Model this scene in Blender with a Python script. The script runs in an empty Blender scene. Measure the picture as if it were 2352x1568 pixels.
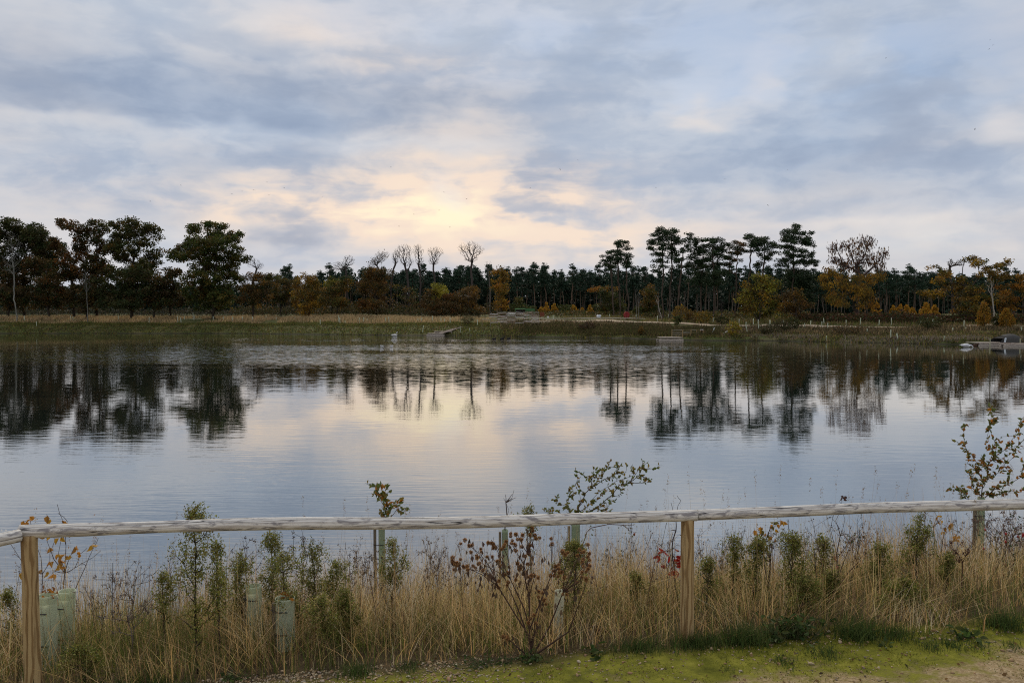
import bpy, math, random
import numpy as np
from mathutils import Vector, Matrix

random.seed(7)
RNG = np.random.default_rng(11)
SC = bpy.context.scene
COL = SC.collection
R = math.radians

# ------------------------------------------------------------------ camera
F = 826.0                                   # focal length in pixels of the 1024 px wide frame
PITCH = math.atan2(28.0, F)                 # horizon on row 313
CAM = np.array([0.0, 0.0, 4.0])             # water surface is z = 0
cam_d = bpy.data.cameras.new('camera')
cam_d.sensor_width = 36.0
cam_d.lens = 36.0 * F / 1024.0
cam_d.clip_start = 0.1
cam_d.clip_end = 6000
cam_o = bpy.data.objects.new('camera', cam_d)
COL.objects.link(cam_o)
cam_o.location = CAM
cam_o.rotation_euler = (math.pi / 2 - PITCH, 0, 0)
SC.camera = cam_o

# ------------------------------------------------------------------ colour management / render
SC.view_settings.view_transform = 'Standard'
SC.view_settings.look = 'None'
SC.view_settings.gamma = 1.0
SC.view_settings.exposure = 0.12
SC.view_settings.use_curve_mapping = False
SC.render.engine = 'CYCLES'
SC.cycles.use_denoising = False
SC.cycles.filter_width = 1.1
try:
    SC.cycles.denoiser = 'OPENIMAGEDENOISE'
    SC.cycles.denoising_prefilter = 'ACCURATE'
    SC.cycles.denoising_input_passes = 'RGB_ALBEDO_NORMAL'
except Exception:
    pass
SC.cycles.max_bounces = 6
SC.cycles.diffuse_bounces = 3
SC.cycles.glossy_bounces = 3
SC.cycles.transparent_max_bounces = 4
SC.cycles.sample_clamp_indirect = 3.0
SC.cycles.sample_clamp_direct = 3.0
SC.cycles.caustics_reflective = False
SC.cycles.caustics_refractive = False

# ------------------------------------------------------------------ node helper
class NT:
    def __init__(self, tree):
        self.t = tree
        self.n = tree.nodes
        self.l = tree.links
    def new(self, typ, **kw):
        nd = self.n.new(typ)
        for k, v in kw.items():
            setattr(nd, k, v)
        return nd
    def put(self, sock, v):
        if isinstance(v, bpy.types.NodeSocket):
            self.l.new(v, sock)
        else:
            sock.default_value = v
    def m(self, op, a, b=None, c=None, clamp=False):
        nd = self.new('ShaderNodeMath', operation=op, use_clamp=clamp)
        self.put(nd.inputs[0], a)
        if b is not None: self.put(nd.inputs[1], b)
        if c is not None: self.put(nd.inputs[2], c)
        return nd.outputs[0]
    def add(self, a, b): return self.m('ADD', a, b)
    def mul(self, a, b): return self.m('MULTIPLY', a, b)
    def sub(self, a, b): return self.m('SUBTRACT', a, b)
    def xyz(self, x, y, z):
        nd = self.new('ShaderNodeCombineXYZ')
        for i, v in enumerate((x, y, z)): self.put(nd.inputs[i], v)
        return nd.outputs[0]
    def sep(self, v):
        nd = self.new('ShaderNodeSeparateXYZ'); self.put(nd.inputs[0], v)
        return nd.outputs[0], nd.outputs[1], nd.outputs[2]
    def vscale(self, v, s):
        nd = self.new('ShaderNodeVectorMath', operation='MULTIPLY')
        self.put(nd.inputs[0], v); nd.inputs[1].default_value = s
        return nd.outputs[0]
    def vadd(self, a, b):
        nd = self.new('ShaderNodeVectorMath', operation='ADD')
        self.put(nd.inputs[0], a); self.put(nd.inputs[1], b)
        return nd.outputs[0]
    def noise(self, vec, scale, detail=4, rough=0.5, dist=0.0, out=0, dim='3D'):
        nd = self.new('ShaderNodeTexNoise'); nd.noise_dimensions = dim
        if vec is not None: self.put(nd.inputs['Vector'], vec)
        nd.inputs['Scale'].default_value = scale
        nd.inputs['Detail'].default_value = detail
        nd.inputs['Roughness'].default_value = rough
        nd.inputs['Distortion'].default_value = dist
        return nd.outputs[out]
    def ramp(self, fac, stops, interp='LINEAR'):
        nd = self.new('ShaderNodeValToRGB'); nd.color_ramp.interpolation = interp
        el = nd.color_ramp.elements
        while len(el) < len(stops): el.new(0.5)
        for e, (p, c) in zip(el, stops):
            e.position = p; e.color = (c[0], c[1], c[2], 1) if not isinstance(c, (int, float)) else (c, c, c, 1)
        self.put(nd.inputs[0], fac)
        return nd.outputs[0]
    def mix(self, fac, a, b, blend='MIX'):
        nd = self.new('ShaderNodeMix', data_type='RGBA', blend_type=blend)
        self.put(nd.inputs[0], fac)
        for s, v in ((nd.inputs[6], a), (nd.inputs[7], b)):
            if isinstance(v, (tuple, list)): s.default_value = (v[0], v[1], v[2], 1)
            else: self.l.new(v, s)
        return nd.outputs[2]
    def maprange(self, v, a, b, c=0.0, d=1.0, smooth=True):
        nd = self.new('ShaderNodeMapRange'); nd.interpolation_type = 'SMOOTHSTEP' if smooth else 'LINEAR'
        self.put(nd.inputs[0], v)
        for i, x in enumerate((a, b, c, d)): nd.inputs[i + 1].default_value = x
        return nd.outputs[0]

def lin(r, g, b):
    f = lambda c: (c / 255) / 12.92 if c <= 10.3 else (((c / 255) + 0.055) / 1.055) ** 2.4
    return (f(r), f(g), f(b))

# ------------------------------------------------------------------ world: thin Nishita blue behind broken evening cloud
SUN_EL, SUN_AZ = R(33), R(-5)
world = bpy.data.worlds.new('World'); SC.world = world
world.use_nodes = True
world.cycles.sampling_method = 'MANUAL'
world.cycles.sample_map_resolution = 256
world.node_tree.nodes.clear()
W = NT(world.node_tree)
tc = W.new('ShaderNodeTexCoord')
dx, dy, dz = W.sep(tc.outputs['Generated'])
az = W.m('ARCTAN2', dx, dy)
el = W.m('ABSOLUTE', W.m('ARCSINE', dz))
den = W.add(W.m('ABSOLUTE', dz), 0.10)
plane = W.xyz(W.m('DIVIDE', dx, den), W.m('DIVIDE', dy, den), 0.0)       # seen as a cloud deck overhead
angv = W.xyz(W.mul(az, 3.2), W.mul(el, 8.5), 0.0)
warp2 = W.noise(angv, 2.2, 3, 0.62, out=1, dim='2D')
vx, vy, vz = W.sep(warp2)
azw = W.add(az, W.mul(W.sub(vx, 0.5), 0.13))
elw = W.add(el, W.mul(W.sub(vy, 0.5), 0.055))
angw = W.xyz(azw, elw, 0.0)

def sky_pos(X, Y):           # position in the 2352 px wide view of the photograph -> azimuth, elevation
    px, py = X * 0.43537, Y * 0.43537
    u, v = (px - 512) / F, (313 - py) / F
    return math.atan(u), math.atan(v * math.cos(math.atan(u)))

# soft cloud masses, summed once here on a coarse azimuth x elevation grid and stored in colour ramps (one per elevation row)
def masses(items, A, E):
    acc = np.zeros_like(A)
    for X, Y, wX, wY, amp, *rest in items:
        a0, e0 = sky_pos(X, Y)
        sa, se = wX * 0.43537 / F, wY * 0.43537 / F
        tilt = rest[0] if rest else 0.0
        acc += amp * np.exp(-((A - a0) / sa) ** 2 - ((E - e0 - tilt * (A - a0)) / se) ** 2)
    return acc

azh = W.add(az, W.mul(W.sub(vx, 0.5), 0.05)); elh = W.add(el, W.mul(W.sub(vz, 0.5), 0.022))
n_big = W.noise(plane, 0.75, 3, 0.5, 0.0, dim='2D')
n_mid = W.noise(W.xyz(W.add(W.mul(azh, 4.2), 21.3), W.mul(elh, 10.5), 0.0), 1.5, 5, 0.5, 0.0, dim='2D')
n_fine = W.noise(W.xyz(W.add(W.mul(azh, 7.0), 3.1), W.mul(elh, 15.0), 0.0), 3.0, 4, 0.55, 0.0, dim='2D')
n_streak = W.noise(W.xyz(W.mul(azh, 5.0), W.mul(elh, 27.0), 0.0), 1.6, 4, 0.55, 0.0, dim='2D')
shade = W.add(0.50, W.mul(W.sub(n_big, 0.5), 0.20))
shade = W.add(shade, W.mul(W.sub(n_mid, 0.5), 0.40))
shade = W.add(shade, W.mul(W.sub(W.maprange(W.add(n_mid, W.mul(W.sub(n_fine, 0.5), 0.5)), 0.38, 0.62), 0.5), 0.09))
shade = W.add(shade, W.mul(W.sub(n_fine, 0.5), 0.15))
shade = W.add(shade, W.mul(W.sub(n_streak, 0.5), 0.18))
SHADE = [(380, 235, 620, 62, -0.24, 0.02), (1000, 215, 330, 45, -0.16), (120, 130, 300, 70, -0.12),
         (250, 312, 420, 24, 0.22), (1000, 330, 330, 40, 0.12),
         (560, 375, 210, 40, -0.20), (300, 395, 120, 14, 0.16), (120, 410, 130, 40, -0.08), (330, 450, 200, 36, -0.10),
         (690, 548, 88, 40, -0.42, 0, 3.0), (1225, 466, 75, 24, -0.42, 0, 2.6), (705, 455, 50, 22, -0.25),
         (1240, 398, 60, 16, -0.22), (1195, 320, 110, 30, -0.18),
         (1590, 240, 60, 12, 0.45), (1590, 285, 80, 20, 0.20), (1740, 200, 60, 50, 0.16),
         (1900, 350, 330, 90, -0.20, 0, 3.0), (2150, 170, 160, 70, -0.14), (2330, 245, 55, 18, 0.36, 0.3), (2280, 350, 160, 60, -0.10),
         (1500, 120, 220, 40, -0.08), (1900, 130, 160, 60, 0.10), (640, 60, 260, 60, 0.12), (1300, 560, 400, 60, 0.12), (2250, 540, 120, 25, 0.16),
         (1950, 505, 300, 14, 0.16), (350, 560, 300, 50, 0.10)]
THIN = [(1880, 120, 420, 90, 0.8), (2200, 200, 300, 90, 0.75), (1350, 60, 560, 90, 0.6), (700, 15, 260, 40, 0.40), (1050, 130, 200, 40, 0.4), (700, 320, 300, 25, 0.35), (1650, 225, 130, 24, 0.5), (2200, 560, 260, 60, 0.15), (1060, 440, 40, 8, 0.4)]
WARM = [(1040, 478, 330, 85, 0.62), (1010, 500, 130, 40, 0.40), (760, 470, 360, 44, 0.45), (1200, 430, 150, 46, 0.40), (600, 470, 200, 40, .2), (1400, 520, 260, 60, .25), (1100, 400, 260, 40, .22),
              (1150, 560, 480, 56, 0.36), (700, 75, 230, 34, 0.26, -0.35), (980, 150, 220, 26, 0.24, -0.1), (1750, 195, 70, 60, 0.22), (1590, 262, 70, 26, 0.30),
              (1130, 270, 170, 22, 0.28, 0.08), (420, 335, 80, 26, 0.26), (100, 385, 160, 26, 0.20), (2120, 350, 70, 30, 0.16), (1950, 530, 420, 36, 0.14), (2330, 245, 50, 16, 0.3, 0.3),
              (60, 470, 200, 40, 0.10), (1400, 40, 300, 30, 0.12)]
CORE = [(1030, 490, 120, 34, 0.75), (1150, 425, 100, 26, 0.5), (800, 482, 260, 12, 0.55), (640, 462, 120, 9, 0.5), (880, 525, 120, 12, 0.4), (1085, 440, 40, 8, 0.6)]
ROWS = [0.0, 0.022, 0.045, 0.066, 0.084, 0.102, 0.122, 0.145, 0.17, 0.20, 0.225, 0.25, 0.285, 0.32, 0.36, 0.45]
NST = 32
AZ0, AZ1 = -0.72, 0.72
azs = np.linspace(AZ0, AZ1, NST)
grid = None
azn = W.maprange(azw, AZ0, AZ1, 0.0, 1.0, smooth=False)
for i, e in enumerate(ROWS):
    E = np.full(NST, e)
    fade = 1.0 if e < 0.40 else 0.0
    sh = masses(SHADE, azs, E) * fade * 0.62 + 0.5
    wm = (masses(WARM, azs, E) + 0.5 * masses(CORE, azs, E)) * fade * 0.46
    th = masses(THIN, azs, E) * fade
    for q in (sh,): q[[0, -1]] = 0.5
    for q in (wm, th): q[[0, -1]] = 0.05
    row = W.ramp(azn, [((k + 0.0) / (NST - 1), (float(sh[k]), float(wm[k]), float(th[k]))) for k in range(NST)], 'EASE')
    if grid is None: grid = row
    else: grid = W.mix(W.maprange(elw, ROWS[i - 1], e), grid, row)
gs, gw, gt = W.sep(grid)
shade = W.m('MULTIPLY_ADD', W.sub(gs, 0.5), 2.0, shade)
cloud = W.ramp(shade, [(0.0, lin(141, 154, 176)), (0.28, lin(165, 175, 192)), (0.5, lin(188, 193, 203)), (0.74, lin(208, 208, 211)), (1.0, lin(238, 233, 226))])
tint = W.maprange(W.add(n_big, W.mul(n_mid, 0.5)), 0.55, 0.95)
cloud = W.mix(1.0, cloud, W.mix(tint, (0.965, 1.005, 1.035), (1.03, 0.995, 0.965)), 'MULTIPLY')
thin = W.m('MULTIPLY', gt, W.maprange(n_mid, 0.30, 0.66), clamp=True)      # blue showing through
# low sun behind the cloud: warm light on the thin edges
lit = W.maprange(W.add(W.mul(shade, 0.7), W.add(W.mul(n_streak, 0.6), W.mul(n_fine, 0.35))), 0.55, 1.02)
warm = W.mul(W.mul(gw, 2.0), W.add(0.22, W.mul(lit, 1.35)))
cloud = W.mix(W.maprange(el, 0.20, 0.0, 0.0, 0.35), cloud, lin(208, 203, 203))
skycol = W.mix(W.m('MINIMUM', warm, 0.9), cloud, lin(242, 220, 200))
skycol = W.mix(W.maprange(warm, 0.9, 2.4), skycol, lin(255, 239, 206))
nish = W.new('ShaderNodeTexSky'); nish.sky_type = 'NISHITA'
nish.sun_disc = False
nish.sun_elevation = SUN_EL
nish.sun_rotation = SUN_AZ
nish.air_density = 1.0; nish.dust_density = 0.3; nish.ozone_density = 3.0
bg_blue = W.new('ShaderNodeBackground'); bg_blue.inputs['Strength'].default_value = 0.085
W.l.new(nish.outputs[0], bg_blue.inputs['Color'])
bg_cloud = W.new('ShaderNodeBackground'); bg_cloud.inputs['Strength'].default_value = 1.0
W.l.new(skycol, bg_cloud.inputs['Color'])
mixw = W.new('ShaderNodeMixShader')
W.l.new(W.mul(thin, 0.52), mixw.inputs[0])
W.l.new(bg_cloud.outputs[0], mixw.inputs[1]); W.l.new(bg_blue.outputs[0], mixw.inputs[2])
wo = W.new('ShaderNodeOutputWorld'); W.l.new(mixw.outputs[0], wo.inputs['Surface'])

# ------------------------------------------------------------------ sun, veiled by cloud
sun_d = bpy.data.lights.new('sun', 'SUN'); sun_d.energy = 1.5; sun_d.angle = R(12); sun_d.color = (1.0, 0.88, 0.70)
sun_o = bpy.data.objects.new('sun', sun_d); COL.objects.link(sun_o)
sdir = Vector((math.sin(SUN_AZ) * math.cos(SUN_EL), math.cos(SUN_AZ) * math.cos(SUN_EL), math.sin(SUN_EL)))
sun_o.rotation_euler = (-sdir).to_track_quat('-Z', 'Y').to_euler()

# ------------------------------------------------------------------ geometry helpers
def ray(px, py):
    cx, cy = (px - 512) / F, (341 - py) / F
    v = np.array([cx, math.sin(PITCH) * cy + math.cos(PITCH), math.cos(PITCH) * cy - math.sin(PITCH)])
    return v / v[1]
def P(px, py, D):                       # the point seen at pixel (px, py) standing D metres in front of the camera
    return CAM + ray(px, py) * D

def mesh_obj(name, verts, faces, mat, cols=None, parent=None, smooth=False):
    verts = np.asarray(verts, dtype=np.float32).reshape(-1, 3)
    me = bpy.data.meshes.new(name)
    if isinstance(faces, np.ndarray):
        k = faces.shape[1]; n = len(faces)
        me.vertices.add(len(verts)); me.vertices.foreach_set('co', verts.ravel())
        me.loops.add(n * k); me.loops.foreach_set('vertex_index', faces.astype(np.int32).ravel())
        me.polygons.add(n)
        me.polygons.foreach_set('loop_start', np.arange(0, n * k, k, dtype=np.int32))
        me.update(calc_edges=True)
    else:
        me.from_pydata(verts.tolist(), [], faces); me.update()
    if smooth:
        me.polygons.foreach_set('use_smooth', np.ones(len(me.polygons), dtype=bool))
    if cols is not None:
        at = me.color_attributes.new('col', 'FLOAT_COLOR', 'POINT')
        c4 = np.ones((len(verts), 4), dtype=np.float32); c4[:, :3] = cols
        at.data.foreach_set('color', c4.ravel())
    me.materials.append(mat)
    ob = bpy.data.objects.new(name, me); COL.objects.link(ob)
    if parent is not None: ob.parent = parent
    return ob

def tag(o, label=None, cat=None, group=None, kind=None):
    if label: o['label'] = label
    if cat: o['category'] = cat
    if group: o['group'] = group
    if kind: o['kind'] = kind
    return o

def thing(name, loc, label, cat, group=None):
    o = bpy.data.objects.new(name, None); COL.objects.link(o)
    o.empty_display_size = 0.2
    o.location = [float(v) for v in loc]
    return tag(o, label, cat, group)

def copy_thing(root, loc, rz=0.0, scale=1.0, label=None, group=None, tilt=(0, 0)):
    r = root.copy(); COL.objects.link(r)
    r.location = [float(v) for v in loc]; r.rotation_euler = (tilt[0], tilt[1], rz)
    r.scale = (scale,) * 3 if np.isscalar(scale) else scale
    if label: r['label'] = label
    if group: r['group'] = group
    for ch in list(root.children):
        c = ch.copy(); COL.objects.link(c); c.parent = r
        for g in list(ch.children):
            d = g.copy(); COL.objects.link(d); d.parent = c
    return r

class MB:                                # collects pieces of one mesh (quads and triangles kept as lists)
    def __init__(self): self.v, self.f, self.c, self.n = [], [], [], 0
    def put(self, v, f, col=(1, 1, 1)):
        v = np.asarray(v, float).reshape(-1, 3)
        self.v.append(v); self.f += [tuple(int(i) + self.n for i in q) for q in f]
        c = np.asarray(col, float)
        self.c.append(np.broadcast_to(c, (len(v), 3)) if c.ndim == 1 else c)
        self.n += len(v)
    def box(self, c, s, col=(1, 1, 1), rot=None):
        v = np.array([[x, y, z] for x in (-.5, .5) for y in (-.5, .5) for z in (-.5, .5)]) * np.asarray(s)
        if rot is not None: v = v @ np.array(rot).T
        self.put(v + np.asarray(c), [(0, 1, 3, 2), (4, 6, 7, 5), (0, 4, 5, 1), (2, 3, 7, 6), (0, 2, 6, 4), (1, 5, 7, 3)], col)
    def tube(self, pts, rad, k=8, col=(1, 1, 1), cap=True):
        pts = np.asarray(pts, float); n = len(pts)
        rad = np.broadcast_to(np.asarray(rad, float), (n,))
        t = np.gradient(pts, axis=0); t /= np.linalg.norm(t, axis=1)[:, None] + 1e-9
        ref = np.array([0, 0, 1.0]) if abs(t[:, 2]).mean() < 0.8 else np.array([1.0, 0, 0])
        a = np.cross(t, ref); a /= np.linalg.norm(a, axis=1)[:, None] + 1e-9
        b = np.cross(t, a)
        th = np.arange(k) * 2 * math.pi / k
        ring = pts[:, None] + rad[:, None, None] * (a[:, None] * np.cos(th)[None, :, None] + b[:, None] * np.sin(th)[None, :, None])
        f = [(i * k + j, i * k + (j + 1) % k, (i + 1) * k + (j + 1) % k, (i + 1) * k + j) for i in range(n - 1) for j in range(k)]
        if cap: f += [tuple(range(k - 1, -1, -1)), tuple((n - 1) * k + j for j in range(k))]
        self.put(ring.reshape(-1, 3), f, col)
    def build(self, name, mat, parent=None, smooth=False, origin=None):
        v = np.concatenate(self.v)
        if origin is not None: v = v - np.asarray(origin, float)
        return mesh_obj(name, v, self.f, mat, np.concatenate(self.c), parent, smooth)

def tubes(P0, P1, R0, R1, k=4):          # many separate tapered sticks at once
    P0, P1 = np.asarray(P0, float), np.asarray(P1, float)
    n = len(P0)
    t = P1 - P0; L = np.linalg.norm(t, axis=1)[:, None] + 1e-9; t = t / L
    ref = np.where(np.abs(t[:, 2:3]) < 0.85, np.array([[0, 0, 1.0]]), np.array([[1.0, 0, 0]]))
    a = np.cross(t, ref); a /= np.linalg.norm(a, axis=1)[:, None] + 1e-9
    b = np.cross(t, a)
    th = np.arange(k) * 2 * math.pi / k
    cs, sn = np.cos(th)[None, :, None], np.sin(th)[None, :, None]
    off = a[:, None] * cs + b[:, None] * sn
    R0 = np.broadcast_to(np.asarray(R0, float), (n,)); R1 = np.broadcast_to(np.asarray(R1, float), (n,))
    v = np.concatenate([P0[:, None] + off * R0[:, None, None], P1[:, None] + off * R1[:, None, None]], axis=1)
    j = np.arange(k); jn = (j + 1) % k
    f = np.stack([j, jn, jn + k, j + k], axis=1)
    f = (f[None] + (np.arange(n) * 2 * k)[:, None, None]).reshape(-1, 4)
    return v.reshape(-1, 3), f

def unit(n):
    v = RNG.normal(size=(n, 3)); return v / (np.linalg.norm(v, axis=1)[:, None] + 1e-9)

def pick(pal, n, jit=0.18, w=None):
    pal = np.asarray(pal, float)
    i = RNG.choice(len(pal), size=n, p=None if w is None else np.asarray(w) / np.sum(w))
    c = pal[i] * (1 + RNG.uniform(-jit, jit, (n, 1))) * (1 + RNG.uniform(-jit * .3, jit * .3, (n, 3)))
    return np.clip(c, 0.003, 1)

def flakes(pos, size, asp, col, mode='rand', bend=0.25):
    """leaf-sized folded diamonds (two triangles) at pos"""
    n = len(pos)
    size = np.broadcast_to(size, (n,))[:, None] * RNG.uniform(0.65, 1.35, (n, 1))
    a = unit(n)
    if mode == 'up': a = a * [0.8, 0.8, 0.35] + [0, 0, 0.35]
    elif mode == 'flat': a = a * [1, 1, 0.3]
    elif mode == 'droop': a = a * [0.25, 0.25, 0.1] + [0, 0, -1.0]
    a /= np.linalg.norm(a, axis=1)[:, None] + 1e-9
    b = np.cross(a, unit(n)); b /= np.linalg.norm(b, axis=1)[:, None] + 1e-9
    nrm = np.cross(a, b)
    w = size * asp * RNG.uniform(0.75, 1.3, (n, 1))
    v = np.stack([pos - a * size * .5, pos + b * w * .5 + nrm * size * bend * .3, pos + a * size * .5, pos - b * w * .5 + nrm * size * bend * .3], axis=1)
    f = np.arange(4 * n).reshape(n, 4)
    c = np.repeat(col, 4, axis=0)
    return v.reshape(-1, 3), f, c

def join(parts):
    V, Fs, C, n = [], [], [], 0
    for v, f, c in parts:
        V.append(v); Fs.append(f + n); C.append(c); n += len(v)
    return np.concatenate(V), np.concatenate(Fs), np.concatenate(C)

# value noise for terrain
def vnoise(x, y, seed=0):
    xi, yi = np.floor(x).astype(np.int64), np.floor(y).astype(np.int64)
    fx, fy = x - xi, y - yi
    fx, fy = fx * fx * (3 - 2 * fx), fy * fy * (3 - 2 * fy)
    def h(a, b):
        q = (a * 374761393 + b * 668265263 + seed * 974634777) & 0x7fffffff
        q = ((q ^ (q >> 13)) * 1274126177) & 0x7fffffff
        return ((q ^ (q >> 16)) & 0xffff) / 65535.0
    return (h(xi, yi) * (1 - fx) + h(xi + 1, yi) * fx) * (1 - fy) + (h(xi, yi + 1) * (1 - fx) + h(xi + 1, yi + 1) * fx) * fy

# ------------------------------------------------------------------ materials
def new_mat(name):
    m = bpy.data.materials.new(name); m.use_nodes = True
    m.node_tree.nodes.clear()
    n = NT(m.node_tree)
    out = n.new('ShaderNodeOutputMaterial')
    return m, n, out

def principled(n, base, rough=0.7, spec=0.3, bump=None, bs=0.3, bd=0.01):
    b = n.new('ShaderNodeBsdfPrincipled')
    n.put(b.inputs['Base Color'], base if isinstance(base, bpy.types.NodeSocket) else (base[0], base[1], base[2], 1))
    n.put(b.inputs['Roughness'], rough)
    b.inputs['Specular IOR Level'].default_value = spec
    if bump is not None:
        bn = n.new('ShaderNodeBump'); bn.inputs['Strength'].default_value = bs; bn.inputs['Distance'].default_value = bd
        n.l.new(bump, bn.inputs['Height']); n.l.new(bn.outputs[0], b.inputs['Normal'])
    return b

def mat_leaf(name, trans=0.3, rough=0.6, noise_scale=3.0):
    m, n, out = new_mat(name)
    at = n.new('ShaderNodeAttribute', attribute_name='col')
    oi = n.new('ShaderNodeObjectInfo')
    tcn = n.new('ShaderNodeTexCoord')
    nz = n.noise(tcn.outputs['Object'], noise_scale, 2)
    fac = n.add(0.72, n.mul(nz, 0.56))
    col = n.mix(1.0, at.outputs['Color'], n.xyz(fac, fac, fac), 'MULTIPLY')
    b = principled(n, col, rough, 0.2)
    tr = n.new('ShaderNodeBsdfTranslucent'); n.l.new(col, tr.inputs['Color'])
    mx = n.new('ShaderNodeMixShader'); mx.inputs[0].default_value = trans
    n.l.new(b.outputs[0], mx.inputs[1]); n.l.new(tr.outputs[0], mx.inputs[2])
    n.l.new(mx.outputs[0], out.inputs['Surface'])
    return m

def mat_plain(name, rough=0.7, spec=0.3, noise=(8.0, 0.35), bump=0.0, stretch=None, tint=None):
    """colour from the piece's own colour attribute, broken up by noise"""
    m, n, out = new_mat(name)
    at = n.new('ShaderNodeAttribute', attribute_name='col')
    tcn = n.new('ShaderNodeTexCoord'); v = tcn.outputs['Object']
    if stretch: v = n.vscale(v, stretch)
    nz = n.noise(v, noise[0], 5, 0.6)
    fac = n.add(1 - noise[1], n.mul(nz, noise[1] * 2))
    col = n.mix(1.0, at.outputs['Color'], n.xyz(fac, fac, fac), 'MULTIPLY')
    b = principled(n, col, rough, spec, nz if bump else None, bump, 0.01)
    n.l.new(b.outputs[0], out.inputs['Surface'])
    return m

M_LEAF = mat_leaf('foliage', 0.35)
M_NEEDLE = mat_leaf('needles', 0.12, 0.65)
M_GRASS = mat_leaf('dry_grass', 0.40, 0.7, 1.5)
M_WEED = mat_leaf('weed_foliage', 0.40, 0.6, 6.0)
M_BARK = mat_plain('bark', 0.9, 0.1, (6.0, 0.45), 0.5, (1, 1, 0.35))
M_STEM = mat_plain('stem', 0.8, 0.2, (30.0, 0.35))
M_SAWN = mat_plain('sawn_wood', 0.85, 0.2, (9.0, 0.4), 0.3, (0.4, 1, 1))
M_PAINT = mat_plain('painted_metal', 0.5, 0.4, (3.0, 0.15))
M_STONE = mat_plain('stone', 0.9, 0.2, (25.0, 0.35), 0.3)
M_FEATHER = mat_plain('feathers', 0.8, 0.2, (12.0, 0.1))
M_CANVAS = mat_plain('canvas', 0.85, 0.2, (4.0, 0.25), 0.2)
M_TUBE = mat_leaf('tree_shelter_plastic', 0.35, 0.45, 5.0)

# ------------------------------------------------------------------ terrain
SU = (np.array([0, 225, 400, 490, 525, 590, 650, 700, 765, 850, 930, 985, 1024]) - 512) / F
SD = np.array([165, 165, 151, 150, 142, 138, 130, 122.5, 121, 114, 108, 105.5, 106.5])
SU = np.concatenate([[-6, -3, -1.5, -1.0], SU, [0.8, 1.1, 1.6, 3, 6]])
SD = np.concatenate([[30, 60, 110, 140], SD, [98, 72, 46, 25, 14]])
def shore(u): return np.interp(u, SU, SD)
def y_fence(x): return np.clip(5.14 + 0.141 * x, 3.2, 8.0)
PD = [0, 1, 8, 14, 28, 45, 60]
P_L = [0, .35, 1.7, 2.6, 3.45, 3.65, 3.7]
P_M = [0, .45, 2.0, 2.7, 3.2, 3.6, 3.7]
P_R = [0, .5, 1.5, 2.0, 2.8, 3.5, 3.7]
def H(x, y):
    x = np.asarray(x, float); y = np.asarray(y, float)
    x, y = np.broadcast_arrays(x, y)
    yy = np.maximum(y, 12.0)
    u = x / yy
    wob = (vnoise(x / 6, y / 60, 3) - 0.5) * 2.0 + (vnoise(x / 1.7, y / 20, 4) - 0.5) * 0.8
    d = (yy - shore(u)) + wob
    px = 512 + u * F
    wl = np.clip((450 - px) / 60, 0, 1); wr = np.clip((px - 600) / 100, 0, 1); wm = 1 - wl - wr
    hf = wl * np.interp(d, PD, P_L) + wm * np.interp(d, PD, P_M) + wr * np.interp(d, PD, P_R)
    hf = hf + np.clip(d / 20, 0, 1) * (vnoise(x / 9, y / 9, 1) - 0.5) * 0.5 + np.clip(d / 3, 0, 1) * (vnoise(x / 2.5, y / 2.5, 2) - .5) * 0.22
    s = (y - y_fence(x))
    tilt = 0.03 * np.clip(x - 1.1, -8, 8)
    hn = np.interp(s, [-60, -12, -3, 0, 0.5, 1.2, 2.2, 4.2, 5.6, 7, 12], [2.6, 2.5, 2.0, 1.86, 1.82, 1.68, 1.34, 0.55, 0.0, -0.45, -1.5]) + tilt * np.clip(1.2 - s / 6, 0, 1)
    hn = hn + (vnoise(x / 0.9, y / 0.9, 5) - .5) * 0.05 + (vnoise(x / 0.21, y / 0.21, 6) - .5) * 0.014 * (s < 0.3)
    far = np.where(d > 0, hf, np.maximum(-1.5, d * 0.25))
    return np.where(d > 0, hf, np.where(s < 9, np.maximum(hn, -1.5), far))

def axis(*segs):
    out = []
    for a, b, st in segs: out.append(np.arange(a, b, st))
    return np.unique(np.round(np.concatenate(out), 4))
gx = axis((-1500, -260, 80), (-260, -8, 3.0), (-8, 9, 0.06), (9, 260, 3.0), (260, 1501, 80))
gy = axis((-80, 2, 6), (2, 12, 0.06), (12, 90, 3), (90, 225, 1.2), (225, 400, 8), (400, 3001, 150))
GX, GY = np.meshgrid(gx, gy)
GZ = H(GX, GY)
nx, ny = len(gx), len(gy)
ii = (np.arange(ny - 1)[:, None] * nx + np.arange(nx - 1)[None, :]).reshape(-1)
gf = np.stack([ii, ii + 1, ii + 1 + nx, ii + nx], axis=1)

m, n, out = new_mat('ground')
geo = n.new('ShaderNodeNewGeometry'); pos = geo.outputs['Position']
gxs, gys, gzs = n.sep(pos)
nA = n.noise(pos, 1.4, 5, 0.6); nB = n.noise(pos, 9.0, 5, 0.65); nC = n.noise(pos, 55.0, 4, 0.6); nD = n.noise(pos, 0.35, 4, 0.6)
sand = n.ramp(nC, [(0.25, (0.17, 0.115, 0.06)), (0.5, (0.33, 0.24, 0.13)), (0.75, (0.50, 0.40, 0.26))])
moss = n.ramp(nB, [(0.3, (0.08, 0.085, 0.012)), (0.55, (0.175, 0.175, 0.02)), (0.8, (0.28, 0.26, 0.045))])
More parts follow.
